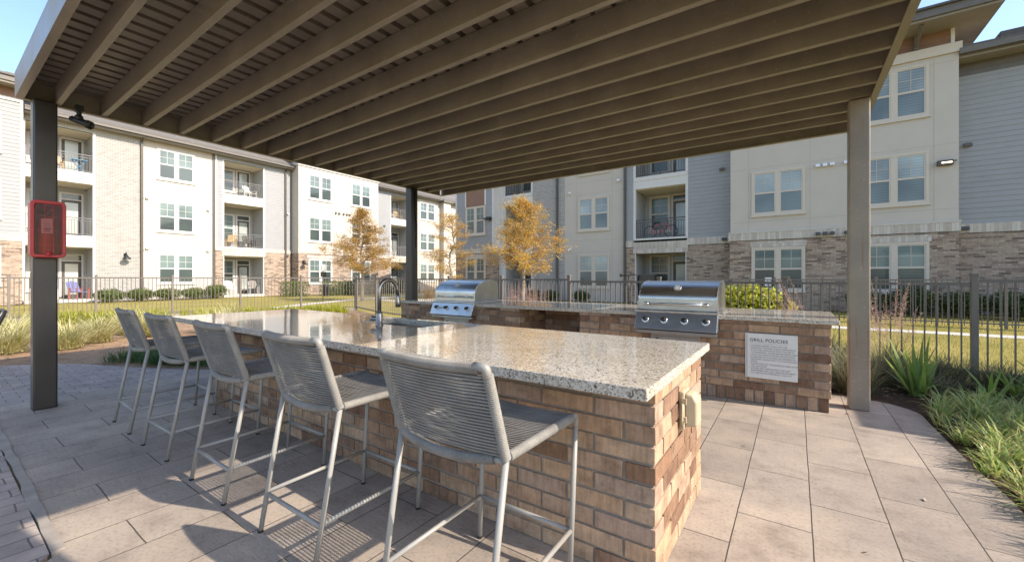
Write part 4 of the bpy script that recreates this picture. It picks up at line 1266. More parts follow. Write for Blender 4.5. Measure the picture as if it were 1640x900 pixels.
def make_grill(loc, label, first=None):
    t = thing('gas_grill', label, 'grill', (0, 0, 0), 'built-in gas grills'); ROOT[t.name] = Vector((0, 0, 0))
    hw = .43
    # liner under the hood
    b = MB(); b.box(-hw, hw, -.035, .60, .70, .935); b.build('liner', 'stainless_dull', t, .004)
    b = MB(); b.box(-hw - .012, hw + .012, -.055, .66, .9005, .932); b.build('top_flange', 'stainless', t, .005)
    # hood
    hp = [(-.045, .935), (-.045, 1.062)] + [(-.045 + .40 * (1 - math.cos(rad(a))), 1.062 + .205 * math.sin(rad(a))) for a in range(8, 91, 8)] + [(.43, 1.265), (.52, 1.235), (.56, 1.15), (.56, .935)]
    b = MB(); b.smooth = True
    k = len(hp)
    A = [b.p((-hw + .012, y, z)) for y, z in hp]; B = [b.p((hw - .012, y, z)) for y, z in hp]
    for i in range(k - 1): b.face([A[i], B[i], B[i + 1], A[i + 1]])
    o = b.build('hood', 'stainless', t)
    for fi in (0,): o.data.polygons[fi].use_smooth = False
    for x0, x1 in ((-hw, -hw + .014), (hw - .014, hw)):
        b = MB(); hp2 = [(y + (.004 if y > .2 else -.004), z + .004) for y, z in hp]
        b.prism([(x0, y, z) for y, z in hp2], (x1 - x0, 0, 0)); s_ = b.build('hood_side', 'stainless', t, .003); recalc(s_)
    b = MB(); b.box(-hw + .016, hw - .016, -.052, -.046, 1.050, 1.060); b.box(-hw + .016, hw - .016, -.050, -.046, .937, .946); b.build('hood_trim', 'stainless', o)
    b = MB(); b.smooth = True; b.tube([(-.35, -.105, 1.005), (.35, -.105, 1.005)], .0125, 12); b.lathe((-.35, -.105, 1.005), [(.0125, 0), (.017, .01), (.017, .05), (.0125, .06)], 12, (1, 0, 0)); b.lathe((.35, -.105, 1.005), [(.0125, 0), (.017, .01), (.017, .05), (.0125, .06)], 12, (-1, 0, 0))
    for x in (-.29, .29): b.tube([(x, -.045, 1.005), (x, -.10, 1.005)], .012, 10)
    b.build('handle', 'chrome', t)
    a = rad(38); gy, gz = -.045 + .40 * (1 - math.cos(a)), 1.062 + .205 * math.sin(a); nrm = Vector((0, -.66, .75))
    b = MB(); b.smooth = True; b.lathe((0, gy, gz), [(.046, 0), (.046, .012), (.038, .02), (.036, .016)], 24, nrm); tg = b.build('thermometer', 'chrome', t)
    b = MB(); b.lathe(Vector((0, gy, gz)) + nrm.normalized() * .015, [(.036, 0), (.036, .003)], 24, nrm); b.build('dial', 'paper', tg)
    # sloping control panel
    p0, p1 = Vector((0, -.165, .715)), Vector((0, -.085, .905))
    b = MB(); b.prism([(-hw - .012, p0.y, p0.z), (-hw - .012, p1.y, p1.z), (-hw - .012, -.03, .905), (-hw - .012, -.03, .715)], (2 * hw + .024, 0, 0)); cp = b.build('control_panel', 'stainless', t, .006); recalc(cp)
    b = MB(); b.box(-hw - .014, hw + .014, -.100, -.03, .9055, .928); b.build('panel_lip', 'stainless', cp, .006)
    up = (p1 - p0).normalized(); nn = Vector((0, -up.z, up.y)); mid = p0 + up * .115
    for x in (-.325, -.115, .105, .325):
        b = MB(); b.smooth = True; b.lathe(mid + Vector((x, 0, 0)), [(.040, 0), (.040, .006), (.032, .010)], 22, nn); kb = b.build('knob', 'chrome', t)
        b = MB(); b.smooth = True; b.lathe(mid + Vector((x, 0, 0)) + nn * .010, [(.026, 0), (.027, .022), (.022, .030)], 18, nn); b.build('knob_grip', 'black', kb)
    b = MB(); c = mid + Vector((-.22, 0, 0)); b.prism([tuple(c + Vector((x, 0, 0)) + up * y + nn * .001) for x, y in ((-.045, -.018), (.045, -.018), (.045, .018), (-.045, .018))], tuple(nn * .004)); pl = b.build('name_plate', 'stainless_dull', t, .002); recalc(pl)
    b = MB(); b.box(-hw + .02, hw - .02, -.075, -.031, .70, .714); b.build('shadow_gap', 'black', t)
    b = MB(); b.box(-hw - .005, hw + .005, -.13, -.031, .662, .6995); b.build('drip_tray', 'stainless_dull', t, .004)
    t.location = loc
    return t
g1 = make_grill((-1.13, YF, 0), 'stainless built-in gas grill with closed hood beside the policies sign')
g2 = dup(g1, (-4.54, YF, 0), 'stainless built-in gas grill with blue sky sheen near the dark middle post')

# ------------------------------------------------ policies sign
def text(body, size, loc, parent, name='lettering', spacing=1.0, m='sign_text', bold=0.0):
    cu = bpy.data.curves.new(name, 'FONT'); cu.body = body; cu.size = size; cu.space_character = spacing; cu.extrude = .0004; cu.offset = bold; cu.space_line = 1.0
    o = bpy.data.objects.new(name, cu); col.objects.link(o)
    bpy.context.view_layer.update()
    me = bpy.data.meshes.new_from_object(o.evaluated_get(bpy.context.evaluated_depsgraph_get()))
    bpy.data.objects.remove(o); 
    me.materials.clear(); me.materials.append(M[m])
    ob = bpy.data.objects.new(name, me); col.objects.link(ob); ob.parent = parent
    ob.rotation_euler = (rad(90), 0, 0); ob.location = Vector(loc) - ROOT[parent.name]
    return ob
sg = thing('policy_sign', 'white square sign headed GRILL POLICIES on the brick grill wall', 'sign', (-.21, YF, .5))
SX0, SX1, SZ0, SZ1 = -.440, .014, .266, .726
b = MB(); b.box(SX0, SX1, YF - .016, YF - .002, SZ0, SZ1); b.build('sign_panel', 'sign_white', sg, .002)
b = MB(); b.box(SX0 + .012, SX0 + .018, YF - .0172, YF - .0165, SZ0 + .01, SZ1 - .01); b.build('edge_line', 'siding', sg)
ys = YF - .0168
text('GRILL POLICIES', .046, (SX0 + .040, ys, SZ1 - .082), sg, 'heading', 1.06, bold=.0008)
b = MB(); b.box(SX0 + .040, SX0 + .375, YF - .0174, YF - .0166, SZ1 - .100, SZ1 - .0985); b.build('underline', 'sign_text', sg)
lines = ["\u2022 CHILDREN UNDER 14 MAY NOT USE", "  EQUIPMENT WITHOUT ADULT SUPERVISION.", "\u2022 IF YOU ARE UNFAMILIAR WITH THE USE OF", "  THE EQUIPMENT, PLEASE REFRAIN FROM USING", "  UNTIL YOU RECEIVE PROPER INSTRUCTION.", "\u2022 PLEASE REPORT DAMAGED OR DANGEROUS", "  EQUIPMENT IMMEDIATELY TO THE MANAGEMENT", "  OFFICE.", "\u2022 PLEASE CLEAN UP THE BARBEQUE AREA AFTER", "  YOU ARE DONE.", "\u2022 OWNER AND MANAGEMENT ARE NOT", "  RESPONSIBLE FOR LOSS, DAMAGE OR INJURY.", "\u2022 IN CASE OF AN EMERGENCY, CALL 911"]
zz = SZ1 - .130
for i, s_ in enumerate(lines):
    text(s_, .0195 if i < 12 else .0205, (SX0 + .040, ys, zz), sg, 'text_line', .98, m='sign_small'); zz -= .0235

# ================================================================== BAR STOOLS
def make_stool(label):
    t = thing('bar_stool', label, 'bar stool', (0, 0, 0), 'rope bar stools along the brick bar'); ROOT[t.name] = Vector((0, 0, 0))
    # local: y=0 between the feet, bar towards +y
    yr, yf_ = -.305, .300          # rear / front feet
    yb, yt, zs, zt_ = -.185, -.278, .700, 1.005   # back base, back top
    hw, hf = .258, .250
    R_ = .0122
    for s in (-1, 1):
        b = MB(); b.smooth = True
        b.tube([(s * .252, yr, 0), (s * hw, yb, zs - .01)], R_, 10); b.build('leg', 'stool_paint', t)
        b = MB(); b.smooth = True
        b.tube([(s * hf, yf_, 0), (s * (hw - .002), yf_ + .045, zs - .05)], R_, 10); b.build('leg', 'stool_paint', t)
    # stretchers
    b = MB(); b.smooth = True; z1, z2 = .185, .205
    yr1 = yr + (yb - yr) * z1 / zs; yf1 = yf_ + .012
    b.tube([(-.253, yr1, z1), (.253, yr1, z1)], .0105, 8); b.tube([(-.25, yf1, z2), (.25, yf1, z2)], .0105, 8)
    for s in (-1, 1): b.tube([(s * .253, yr1, z1 + .01), (s * .25, yf1, z2)], .0105, 8)
    b.build('stretcher', 'stool_paint', t)
    # seat side rails turning down into the front legs, bound in rope
    b = MB(); b.smooth = True
    for s in (-1, 1):
        pth = rounded([(s * hw, yb, zs), (s * hw, yb + .25, zs - .006), (s * hw, yf_ + .048, zs + .004), (s * (hw - .001), yf_ + .045, zs - .055)], .05, 8)
        b.tube(pth, .0122, 8)
    b.tube([(-hw, yf_ + .02, zs), (0, yf_ + .03, zs - .012), (hw, yf_ + .02, zs)], .011, 8)
    b.build('seat_frame', 'stool_paint', t)
    def wrapped(path, r=.0165, cord=.0068):
        q = []
        P_ = [Vector(x) for x in path]
        for a, c in zip(P_[:-1], P_[1:]): q += seg(a, c, cord / 4)[:-1]
        q.append(tuple(P_[-1]))
        b.tube(q, r, 10, True, lambda i: r - .001 + .0042 * abs(math.sin(math.pi * i / 4)))
    b = MB(); b.smooth = True
    for s in (-1, 1): wrapped(seg((s * hw, yb + .015, zs), (s * hw, yf_ + .0, zs - .002), .05))
    wrapped(bez((-hw + .02, yb - .004, zs - .012), (0, yb - .06, zs - .045), (hw - .045, yb - .004, zs - .012), 14))
    b.build('seat_binding', 'rope', t)
    b = MB(); b.smooth = True; b.tube([(hw - .05, yb - .006, zs - .013), (hw, yb, zs - .01)], .012, 8); b.tube([(-hw + .03, yb - .006, zs - .013), (-hw, yb, zs - .01)], .012, 8); b.build('seat_rail_end', 'stool_paint', t)
    # seat cords, side to side, sagging a little
    b = MB(); b.smooth = True; y = yb + .03; random.seed(3)
    while y < yf_ + .015:
        sag = .012 + random.uniform(-.001, .001)
        for dz in (.010, -.008):
            b.tube([(-hw, y, zs + dz), (-hw * .55, y, zs + dz - sag * .75), (0, y + random.uniform(-.0015, .0015), zs + dz - sag), (hw * .55, y, zs + dz - sag * .75), (hw, y, zs + dz)], .0034, 5, False)
        y += .0165
    b.build('seat_cords', 'rope', t)
    # back posts, top rail, cords
    for s in (-1, 1):
        b = MB(); b.smooth = True; wrapped([(s * hw, yb, zs - .005), (s * (hw - .004), yt, zt_ - .01)], .0158)
        b.build('back_binding', 'rope', t)
    for s in (-1, 1):
        b = MB(); b.smooth = True; b.tube(rounded([(s * (hw - .004), yt, zt_ - .02), (s * (hw - .006), yt - .008, zt_ + .014), (s * (hw - .05), yt - .012, zt_ + .012)], .012, 5), .0155, 10)
        b.build('back_frame', 'stool_paint', t)
    b = MB(); b.smooth = True; wrapped(bez((-hw + .012, yt - .006, zt_ + .008), (0, yt - .040, zt_ - .002), (hw - .030, yt - .006, zt_ + .008), 16), .0175); b.build('top_binding', 'rope', t)
    b = MB(); b.smooth = True; k = 24
    for i in range(k):
        f = (i + 1.2) / (k + 1.4)
        y0 = yb + (yt - yb) * f; z0 = zs + (zt_ - zs) * f - .006
        bow = .024 + random.uniform(-.0012, .0012)
        for d in (.0085, -.0085):
            j = random.uniform(-.0007, .0007); w = hw - .004 * f
            b.tube([(-w, y0 + d, z0), (-w * .6, y0 + d * .8 - bow * .64, z0 + j), (0, y0 + d * .7 - bow, z0 + j * 1.5 + (.002 if d > 0 else -.002)), (w * .6, y0 + d * .8 - bow * .64, z0 + j), (w, y0 + d, z0)], .0033, 5, False)
    b.build('back_cords', 'rope', t)
    b = MB()
    for s in (-1, 1):
        b.lathe((s * .252, yr, .0005), [(.0135, 0), (.0135, .012)], 10); b.lathe((s * hf, yf_, .0005), [(.0135, 0), (.0135, .012)], 10)
    b.build('foot_cap', 'black', t)
    return t
SY = 1.300
st = make_stool('bar stool at the sunny corner end of the bar, nearest of the row')
st.location = (-1.055, SY, 0)
for x, lab, dy, rz in ((-2.005, 'bar stool second from the sunny corner of the bar, striped rope shadow beneath its seat', 0, .0),
                   (-2.95, 'middle bar stool of the row, third from either end of the bar', 0, -.01),
                   (-3.935, 'shaded bar stool second from the planting bed end, half hidden by the middle stool', 0, .02),
                   (-4.82, 'shaded bar stool at the planting bed end, farthest along the bar', .005, -.015)):
    d = dup(st, (x, SY + dy, 0), lab); d.rotation_euler.z = rz

# ================================================================== LEFT PATIO FURNITURE
def cafe_table():
    t = thing('pedestal_table', 'round pale stone pedestal table at the left edge of the patio', 'table', (-10.25, .42, 0))
    b = MB(); b.smooth = True; b.lathe((-10.25, .42, .69), [(.0, 0), (.30, 0), (.36, .015), (.37, .04), (.33, .07), (.0, .085)], 28); b.build('table_top', 'concrete', t)
    b = MB(); b.smooth = True; b.lathe((-10.25, .42, 0), [(.24, 0), (.25, .05), (.14, .10), (.09, .22), (.10, .45), (.16, .60), (.20, .69)], 24); b.build('pedestal', 'concrete', t)
cafe_table()
def patio_chair():
    cx_, cy_ = -8.10, .17
    t = thing('patio_chair', 'light framed rope chair cut off by the left frame edge', 'chair', (cx_, cy_, 0))
    for dx, dy in ((-.25, -.22), (.25, -.22), (.25, .26), (-.25, .26)):
        b = MB(); b.smooth = True; b.tube([(cx_ + dx * 1.1, cy_ + dy * 1.45, 0), (cx_ + dx, cy_ + dy, .46)], .015, 8); b.build('leg', 'white_plastic', t)
    b = MB(); b.smooth = True; b.tube([(cx_ - .26, cy_ - .23, .46), (cx_ + .26, cy_ - .23, .46), (cx_ + .26, cy_ + .27, .46), (cx_ - .26, cy_ + .27, .46), (cx_ - .26, cy_ - .23, .46)], .014, 8); b.build('seat_frame', 'white_plastic', t)
    b = MB(); b.smooth = True
    for i in range(30):
        y = cy_ - .21 + i * .0160; b.tube([(cx_ - .26, y, .47), (cx_, y, .455), (cx_ + .26, y, .47)], .004, 5, False)
    b.build('seat_cords', 'rope', t)
    b = MB(); b.smooth = True; b.tube(rounded([(cx_ - .26, cy_ + .27, .46), (cx_ - .26, cy_ + .42, .90), (cx_ + .26, cy_ + .42, .90), (cx_ + .26, cy_ + .27, .46)], .04), .017, 8); b.build('back_frame', 'dark_trim', t)
    b = MB(); b.smooth = True
    for i in range(24):
        f = (i + 1) / 26; y = cy_ + .27 + .15 * f; z = .46 + .44 * f; b.tube([(cx_ - .26, y, z), (cx_, y + .02, z), (cx_ + .26, y, z)], .004, 5, False)
    b.build('back_cords', 'rope', t)
patio_chair()
# ================================================================== FENCES
def fence(label, pts, h, pitch=.113, pw=.062, extra=.07, name='metal_fence', z0=-.02, steps=None, pk=.016):
    c = pts[len(pts) // 2]
    t = thing(name, label, 'fence', (c[0], c[1], 0))
    for i, (x, y) in enumerate(pts):
        hh = h + extra if steps is None else max(steps[max(0, i - 1)], steps[min(i, len(steps) - 1)]) + extra
        b = MB(); d = pw / 2; b.box(x - d, x + d, y - d, y + d, z0, hh); b.prism([(x - d, y - d, hh), (x + d, y - d, hh), (x + d, y + d, hh), (x - d, y + d, hh)], (0, 0, .008))
        b.box(x - d - .006, x + d + .006, y - d - .006, y + d + .006, hh - .03, hh + .012)
        b.build('post', 'fence_paint', t, .003, 1)
    for i in range(len(pts) - 1):
        a, e = Vector((*pts[i], 0)), Vector((*pts[i + 1], 0)); dv = (e - a); ln = dv.length; dv /= ln; nv = Vector((-dv.y, dv.x, 0))
        hp = h if steps is None else steps[i]
        b = MB()
        b.T = lambda q, a=a, dv=dv, nv=nv: tuple(a + dv * q[0] + nv * q[1] + Vector((0, 0, q[2])))
        b.box(pw / 2, ln - pw / 2, -.019, .019, hp - .040, hp); b.box(pw / 2, ln - pw / 2, -.017, .017, .09, .125)
        k = max(1, round(ln / pitch))
        for j in range(1, k):
            u = ln * j / k; b.box(u - pk / 2, u + pk / 2, -pk / 2, pk / 2, .05 if name != 'metal_fence' else .03, hp - .040)
        o = b.build('fence_panel', 'fence_paint', t); recalc(o)
    return t
pr = [(1.868 - 2.0106 * i, 7.654 + .199 * i) for i in range(-6, 7)]
stp = [1.285] * 6 + [1.245] * 3 + [1.285] * 3
fence('bronze picket fence close behind the grill wall and right planting bed', pr, 1.285, .1125, .066, steps=stp)
pl = [(-15.15 - .9956 * j, 10.37 - 1.758 * j) for j in range(0, 10)]
fence('bronze picket fence along the left lawn behind the yellow clumps', pl, 1.33, .112, .062)
gp = [pr[-1], (-12.5, 9.42), (-15.15, 10.37)]
fence('bronze gate panels in the fence corner behind the faucet', [(pr[-1][0] - .05, pr[-1][1] + .01), gp[1], (-15.08, 10.40)], 1.31, .165, .062, name='fence_gate')
ff = [(-3.1 + 1.26 * i, 16.25 - .045 * i) for i in range(0, 12)]
fence('pale picket fence beyond the right path in front of the hedge', ff, 1.27, .105, .055, extra=.05)
b = MB()
for j in range(9):
    a, e = pl[j], pl[j + 1]
b.prism([(pl[0][0] + .12, pl[0][1] - .07, -.03), (pl[0][0] - .1, pl[0][1] + .07, -.03), (pl[-1][0] - .1, pl[-1][1] + .07, -.03), (pl[-1][0] + .12, pl[-1][1] - .07, -.03)], (0, 0, .07))
o = b.build('mow_strip', 'kerb'); recalc(o); o["kind"] = "structure"

# ================================================================== PLANTS
rng = random.Random(11)
def blades(b, base, n, L, w, spread, arch, r0=.05, curl=.5, az=None, lean=None, segs=4, mi=0, wt=.15, up0=1.0):
    """arching strap leaves rising from a crown"""
    b.m = mi; b.smooth = True
    for _ in range(n):
        a = rng.uniform(0, 2 * math.pi) if az is None else rng.gauss(az[0], az[1])
        r = r0 * math.sqrt(rng.random()); d = Vector((math.cos(a), math.sin(a), 0)); s = Vector((-d.y, d.x, 0))
        a2 = rng.uniform(0, 6.283)
        p = Vector(base) + Vector((math.cos(a2), math.sin(a2), 0)) * r
        l = L * rng.uniform(.6, 1.1); ww = w * rng.uniform(.75, 1.2)
        tilt = spread * rng.uniform(.25, 1.0); st = l / segs; prev = None
        tw = rng.uniform(-.5, .5); s = (s + Vector((0, 0, 1)) * tw * .4).normalized()
        for i in range(segs + 1):
            f = i / segs
            wd = ww * (.55 + .9 * f if f < .35 else .87 * (1 - ((f - .35) / .65) ** 1.6) + .02) * .5
            cur = (b.p(tuple(p - s * wd)), b.p(tuple(p + s * wd)))
            if prev: b.face([prev[0], prev[1], cur[1], cur[0]])
            prev = cur
            th = tilt + arch * f * f * (curl + rng.random() * .3)
            dirv = d * math.sin(min(th, 2.4)) + Vector((0, 0, 1)) * math.cos(min(th, 2.4)) * up0
            if lean is not None: dirv = dirv + Vector(lean) * f
            p = p + dirv.normalized() * st
            if p.z < .006: p.z = .006
def clump(name, label, cat, loc, mats, group, spec):
    b = MB()
    for s in spec: blades(b, loc, **s)
    o = b.build(name, mats, None, loc=loc)
    return tag(o, label, cat, group)

VP = [((-11.14, 1.55, 0), 'variegated clump in front of the dark left post, its cream blades closest to the pavers'), ((-11.76, 2.07, 0), 'cream striped clump behind the left post, one row back from the pavers'),
      ((-11.37, 0.87, 0), 'variegated clump at the left edge of the photo beside the stone table'), ((-12.94, 2.80, 0), 'pale striped clump seen just left of the farthest stool back'), ((-12.04, 3.02, 0), 'striped clump low behind the farthest stool legs'),
      ((-13.16, 1.06, 0), 'striped clump farther back behind the stone table'), ((-11.54, 4.14, 0), 'striped clump beyond the end of the bar top'), ((-12.99, 4.93, 0), 'striped clump hidden deeper behind the bar end'), ((-10.42, 3.81, 0), 'striped clump touching the dark ground cover past the bar end')]
for i, (p, lab) in enumerate(VP):
    clump('variegated_plant', lab, 'plant', p, ['leaf_variegated'], 'variegated clumps in the left bed', [dict(n=360, L=.74, w=.016, spread=.95, arch=1.7, r0=.17, segs=5), dict(n=150, L=.5, w=.015, spread=1.4, arch=1.2, r0=.22)])
# dark mondo grass hugging the paving
b = MB()
edge = [(-8.75, 1.62), (-8.2, 1.86), (-7.6, 2.12), (-7.1, 2.42), (-6.75, 2.72), (-6.4, 3.0), (-6.15, 3.5), (-6.15, 4.6)]
for i in range(560):
    k = rng.random() * (len(edge) - 1); j = int(k); f = k - j
    x = edge[j][0] * (1 - f) + edge[j + 1][0] * f; y = edge[j][1] * (1 - f) + edge[j + 1][1] * f
    o_ = rng.random() ** 1.2 * .85
    dx, dy = edge[j + 1][0] - edge[j][0], edge[j + 1][1] - edge[j][1]; ln = math.hypot(dx, dy)
    x += -dy / ln * o_ * 1 + rng.gauss(0, .03); y += dx / ln * o_ + rng.gauss(0, .03)
    blades(b, (x, y, 0), 11, .26, .0085, .9, 1.8, r0=.05, segs=3)
o = b.build('mondo_grass', ['leaf_mondo']); tag(o, 'dark green mondo grass edging the left paving behind the stools', 'ground cover', kind='stuff')
# lime low shrubs along the left fence
LS = [((-17.0, 2.25, 0), 'lime yellow low shrub seen just right of the dark left post'), ((-16.6, 3.1, 0), 'lime yellow low shrub above the farthest stool back'), ((-16.3, 4.0, 0), 'lime shrub at the fence between the two farthest stool backs'), ((-15.5, 5.3, 0), 'lime shrub at the fence over the left corner of the bar top'), ((-15.0, 6.1, 0), 'lime shrub second from the bar top corner along the fence'),
      ((-14.6, 6.9, 0), 'tallest lime shrub at the fence above the far bar edge'), ((-14.2, 7.7, 0), 'lime shrub at the fence right of the tallest lime one'), ((-13.8, 8.5, 0), 'last lime shrub of the row toward the gate')]
for p, lab in LS:
    b = MB()
    for k in range(30):
        q = (p[0] + rng.gauss(0, .26), p[1] + rng.gauss(0, .3), 0); blades(b, q, 14, rng.uniform(.28, .5), .03, .75, .8, r0=.08, segs=3)
    tag(b.build('lime_shrub', ['leaf_lime'], None, loc=p), lab, 'shrub', 'lime shrubs along the left fence')

# liriope border at the right
b = MB()
def strip(yv):
    x0 = 1.03 if yv > 4.6 else (1.07 if yv > 3.4 else 1.04)
    if yv > 5.3: x0 = 1.03 + (yv - 5.3) * .2
    return x0
yy = 2.0
while yy < 6.1:
    xx = .07
    while xx < 1.15:
        y = yy + rng.gauss(0, .05); x = strip(y) + xx + rng.gauss(0, .045)
        if not (y > 5.2 and xx > .85) and rng.random() < .93:
            sc_ = rng.uniform(.75, 1.15) * (.8 if xx < .15 else 1)
            blades(b, (x, y, -.01), rng.randint(26, 46), .33 * sc_, .0115, rng.uniform(.75, 1.1), 2.3, r0=.05, segs=5, lean=(-.06 if xx < .4 else 0, -.06, 0))
            blades(b, (x, y, -.01), 6, .26 * sc_, .009, 1.3, 1.5, r0=.06, segs=4, mi=1)
        xx += .165
    yy += .165
o = b.build('liriope_border', ['leaf_liriope', 'leaf_tan']); tag(o, 'green and yellow liriope spilling over the right edge of the patio', 'ground cover', kind='stuff')
# sword leaved plants
def sword(loc, label, n, L, w, az=None, spread=.75):
    clump('sword_leaf_plant', label, 'plant', loc, ['leaf_iris'], 'sword leaved plants in the right bed', [dict(n=n, L=L, w=w, spread=spread, arch=.35, r0=.06, segs=5, curl=.4, az=az), dict(n=max(4, n // 3), L=L * .6, w=w * .9, spread=1.35, arch=.3, r0=.07, segs=4)])
sword((1.10, 6.30, 0), 'large upright sword leaf plant right of the tan pergola post', 30, .66, .052)
sword((1.70, 6.35, 0), 'low sword leaf plant behind the liriope, just right of the large upright one', 12, .42, .05, spread=1.0)
sword((2.25, 6.60, 0), 'sword leaf plant reaching in from the right photo edge', 13, .66, .05, az=(rad(185), .9), spread=1.15)
sword((2.0, 6.9, 0), 'small sword leaf plant between the wiry grass mounds', 10, .40, .045, spread=.9)
# wiry grass mounds along the fence
WG = [((.55, 6.12, 0), 'wiry grass mound between the grill wall end and the tan post'), ((.40, 6.75, 0), 'wiry grass mound tucked behind the grill wall end'), ((.95, 6.85, 0), 'wiry grass mound directly behind the large sword leaf plant'), ((1.50, 7.15, 0), 'matted wiry grass at the fence right of the large sword leaf plant'),
      ((1.95, 7.2, 0), 'matted wiry grass under the thick fence post'), ((2.5, 7.1, 0), 'matted wiry grass at the right photo edge'), ((1.25, 6.55, 0), 'low wiry grass fringe at the foot of the large sword leaf plant')]
for i, (p, lab) in enumerate(WG):
    hgt = (.66, .7, .58, .5, .44, .46, .3)[i]
    clump('wiry_grass', lab, 'grass clump', p, ['leaf_wiry'], 'wiry grass mounds in the right bed', [dict(n=520, L=hgt, w=.0055, spread=.85, arch=1.9, r0=.17, segs=5), dict(n=160, L=hgt * .8, w=.005, spread=1.4, arch=1.0, r0=.22, segs=4)])
# pink and tan plume grasses behind the grill wall
def plume(loc, label, n, h, mat, lean=(0, 0, 0), spread=.3):
    b = MB()
    blades(b, loc, 170, h * .55, .006, .6, 1.2, r0=.12, segs=4, mi=0)
    for _ in range(n):
        a = rng.uniform(0, 6.283); tl = spread * rng.uniform(.1, 1)
        d = (Vector((math.cos(a) * math.sin(tl), math.sin(a) * math.sin(tl), math.cos(tl))) + Vector(lean) * rng.uniform(.6, 1.2)).normalized()
        l = h * rng.uniform(.75, 1.1); p = Vector(loc)
        b.m = 1; b.smooth = False
        b.tube([tuple(p), tuple(p + d * l)], .0012, 3, False)
        for k in range(70):
            f = rng.uniform(.52, 1.0); q = p + d * l * f; rr = .11 * (1.02 - f) * 2 + .012
            dv = Vector((rng.gauss(0, 1), rng.gauss(0, 1), rng.gauss(.8, .6))).normalized()
            e = q + dv * rr * rng.uniform(.3, 1); s = dv.cross(Vector((rng.gauss(0, 1), rng.gauss(0, 1), rng.gauss(0, 1)))).normalized() * .0011
            b.poly([tuple(q - s), tuple(q + s), tuple(e + s * 1.6), tuple(e - s * 1.6)])
    tag(b.build('plume_grass', ['leaf_wiry', mat], None, loc=loc), label, 'ornamental grass', 'plume grasses behind the grill wall')
plume((-4.9, 7.3, 0), 'pink plume grass behind the knee space of the grill wall', 26, 1.18, 'leaf_pink', (-.15, 0, 0), .35)
plume((-4.35, 7.2, 0), 'pink plume grass right of its taller pink neighbour', 24, 1.25, 'leaf_pink', (-.1, 0, 0), .35)
plume((-5.5, 7.4, 0), 'pink plume grass arching low beside the dark middle post grill', 16, .95, 'leaf_pink', (-.5, 0, 0), .4)
plume((.35, 7.15, 0), 'pink plume grass leaning over the end of the grill wall', 16, 1.35, 'leaf_pink', (-.55, 0, 0), .35)
plume((1.0, 7.15, 0), 'pink plume grass tuft against the fence right of the tan post', 20, 1.22, 'leaf_pink', (-.05, 0, 0), .42)
plume((-1.2, 7.3, 0), 'short pink plume grass under the lime bush behind the right grill', 16, 1.02, 'leaf_pink', (-.2, 0, 0), .5)
for x, lab in ((-7.9, 'dry tan grass stand right of the dark middle post, leftmost'), (-7.45, 'dry tan grass stand right of the dark middle post, middle'), (-7.0, 'dry tan grass stand behind the left grill hood')):
    plume((x, 7.55, 0), lab, 46, 1.2, 'leaf_tan', (0, 0, 0), .22)

# bushes made of leaf faces over a stem
def leafball(b, c, r, n, size, hollow=.35, mi=0, flat=.9, box=False):
    b.m = mi; b.smooth = False
    for _ in range(n):
        if box:
            q = Vector((rng.uniform(-1, 1), rng.uniform(-1, 1), rng.uniform(-1, 1)))
            ax = rng.randrange(3)
            if rng.random() < .75: q[ax] = math.copysign(rng.uniform(.82, 1.03), q[ax])
        else:
            q = Vector((rng.gauss(0, 1), rng.gauss(0, 1), rng.gauss(0, 1))).normalized() * (hollow + (1 - hollow) * rng.random() ** .45) * rng.uniform(.86, 1.08)
        p = Vector(c) + Vector((q.x * r[0], q.y * r[1], q.z * r[2]))
        if p.z < .01: continue
        nv = (q.normalized() + Vector((rng.gauss(0, .6), rng.gauss(0, .6), rng.gauss(.2, .6)))).normalized()
        u = nv.cross(Vector((rng.gauss(0, 1), rng.gauss(0, 1), rng.gauss(0, 1)))).normalized(); w = nv.cross(u)
        s = size * rng.uniform(.6, 1.3)
        b.poly([tuple(p - u * s), tuple(p + w * s * .45), tuple(p + u * s), tuple(p - w * s * .45)])
def bush(name, label, loc, r, n, size, mat, group, box=False, stems=5):
    t = thing(name, label, 'bush', loc, group)
    b = MB(); c = (loc[0], loc[1], loc[2] + r[2] * .98)
    leafball(b, c, r, n, size, box=box)
    if not box:
        for k in range(5):
            a = rng.uniform(0, 6.28); leafball(b, (c[0] + math.cos(a) * r[0] * .5, c[1] + math.sin(a) * r[1] * .5, c[2] + r[2] * rng.uniform(-.1, .35)), (r[0] * .6, r[1] * .6, r[2] * .6), n // 6, size)
    b.build('foliage', mat, t)
    b = MB(); b.smooth = True
    for k in range(stems):
        a = rng.uniform(0, 6.28); b.tube([(loc[0], loc[1], 0), (loc[0] + math.cos(a) * r[0] * .6, loc[1] + math.sin(a) * r[1] * .6, r[2] * 1.3)], .012, 5)
    b.build('stem', 'bark', t)
for i, (y, lab) in enumerate(((5.9, 'round bush at the foot of the white brick pier, leftmost'), (7.2, 'round bush below the cream wall, left of the window sill'), (8.45, 'round bush under the left half of the ground floor window'), (9.7, 'round bush under the right half of the ground floor window'), (10.9, 'taller round bush beside the brick porch pier'))):
    bush('round_bush', lab, (LX + 1.15, y, .0), (.62, .68, .38 + (.09 if i == 4 else 0)), 1500, .05, 'leaf_hedge', 'round bushes below the sunlit building')
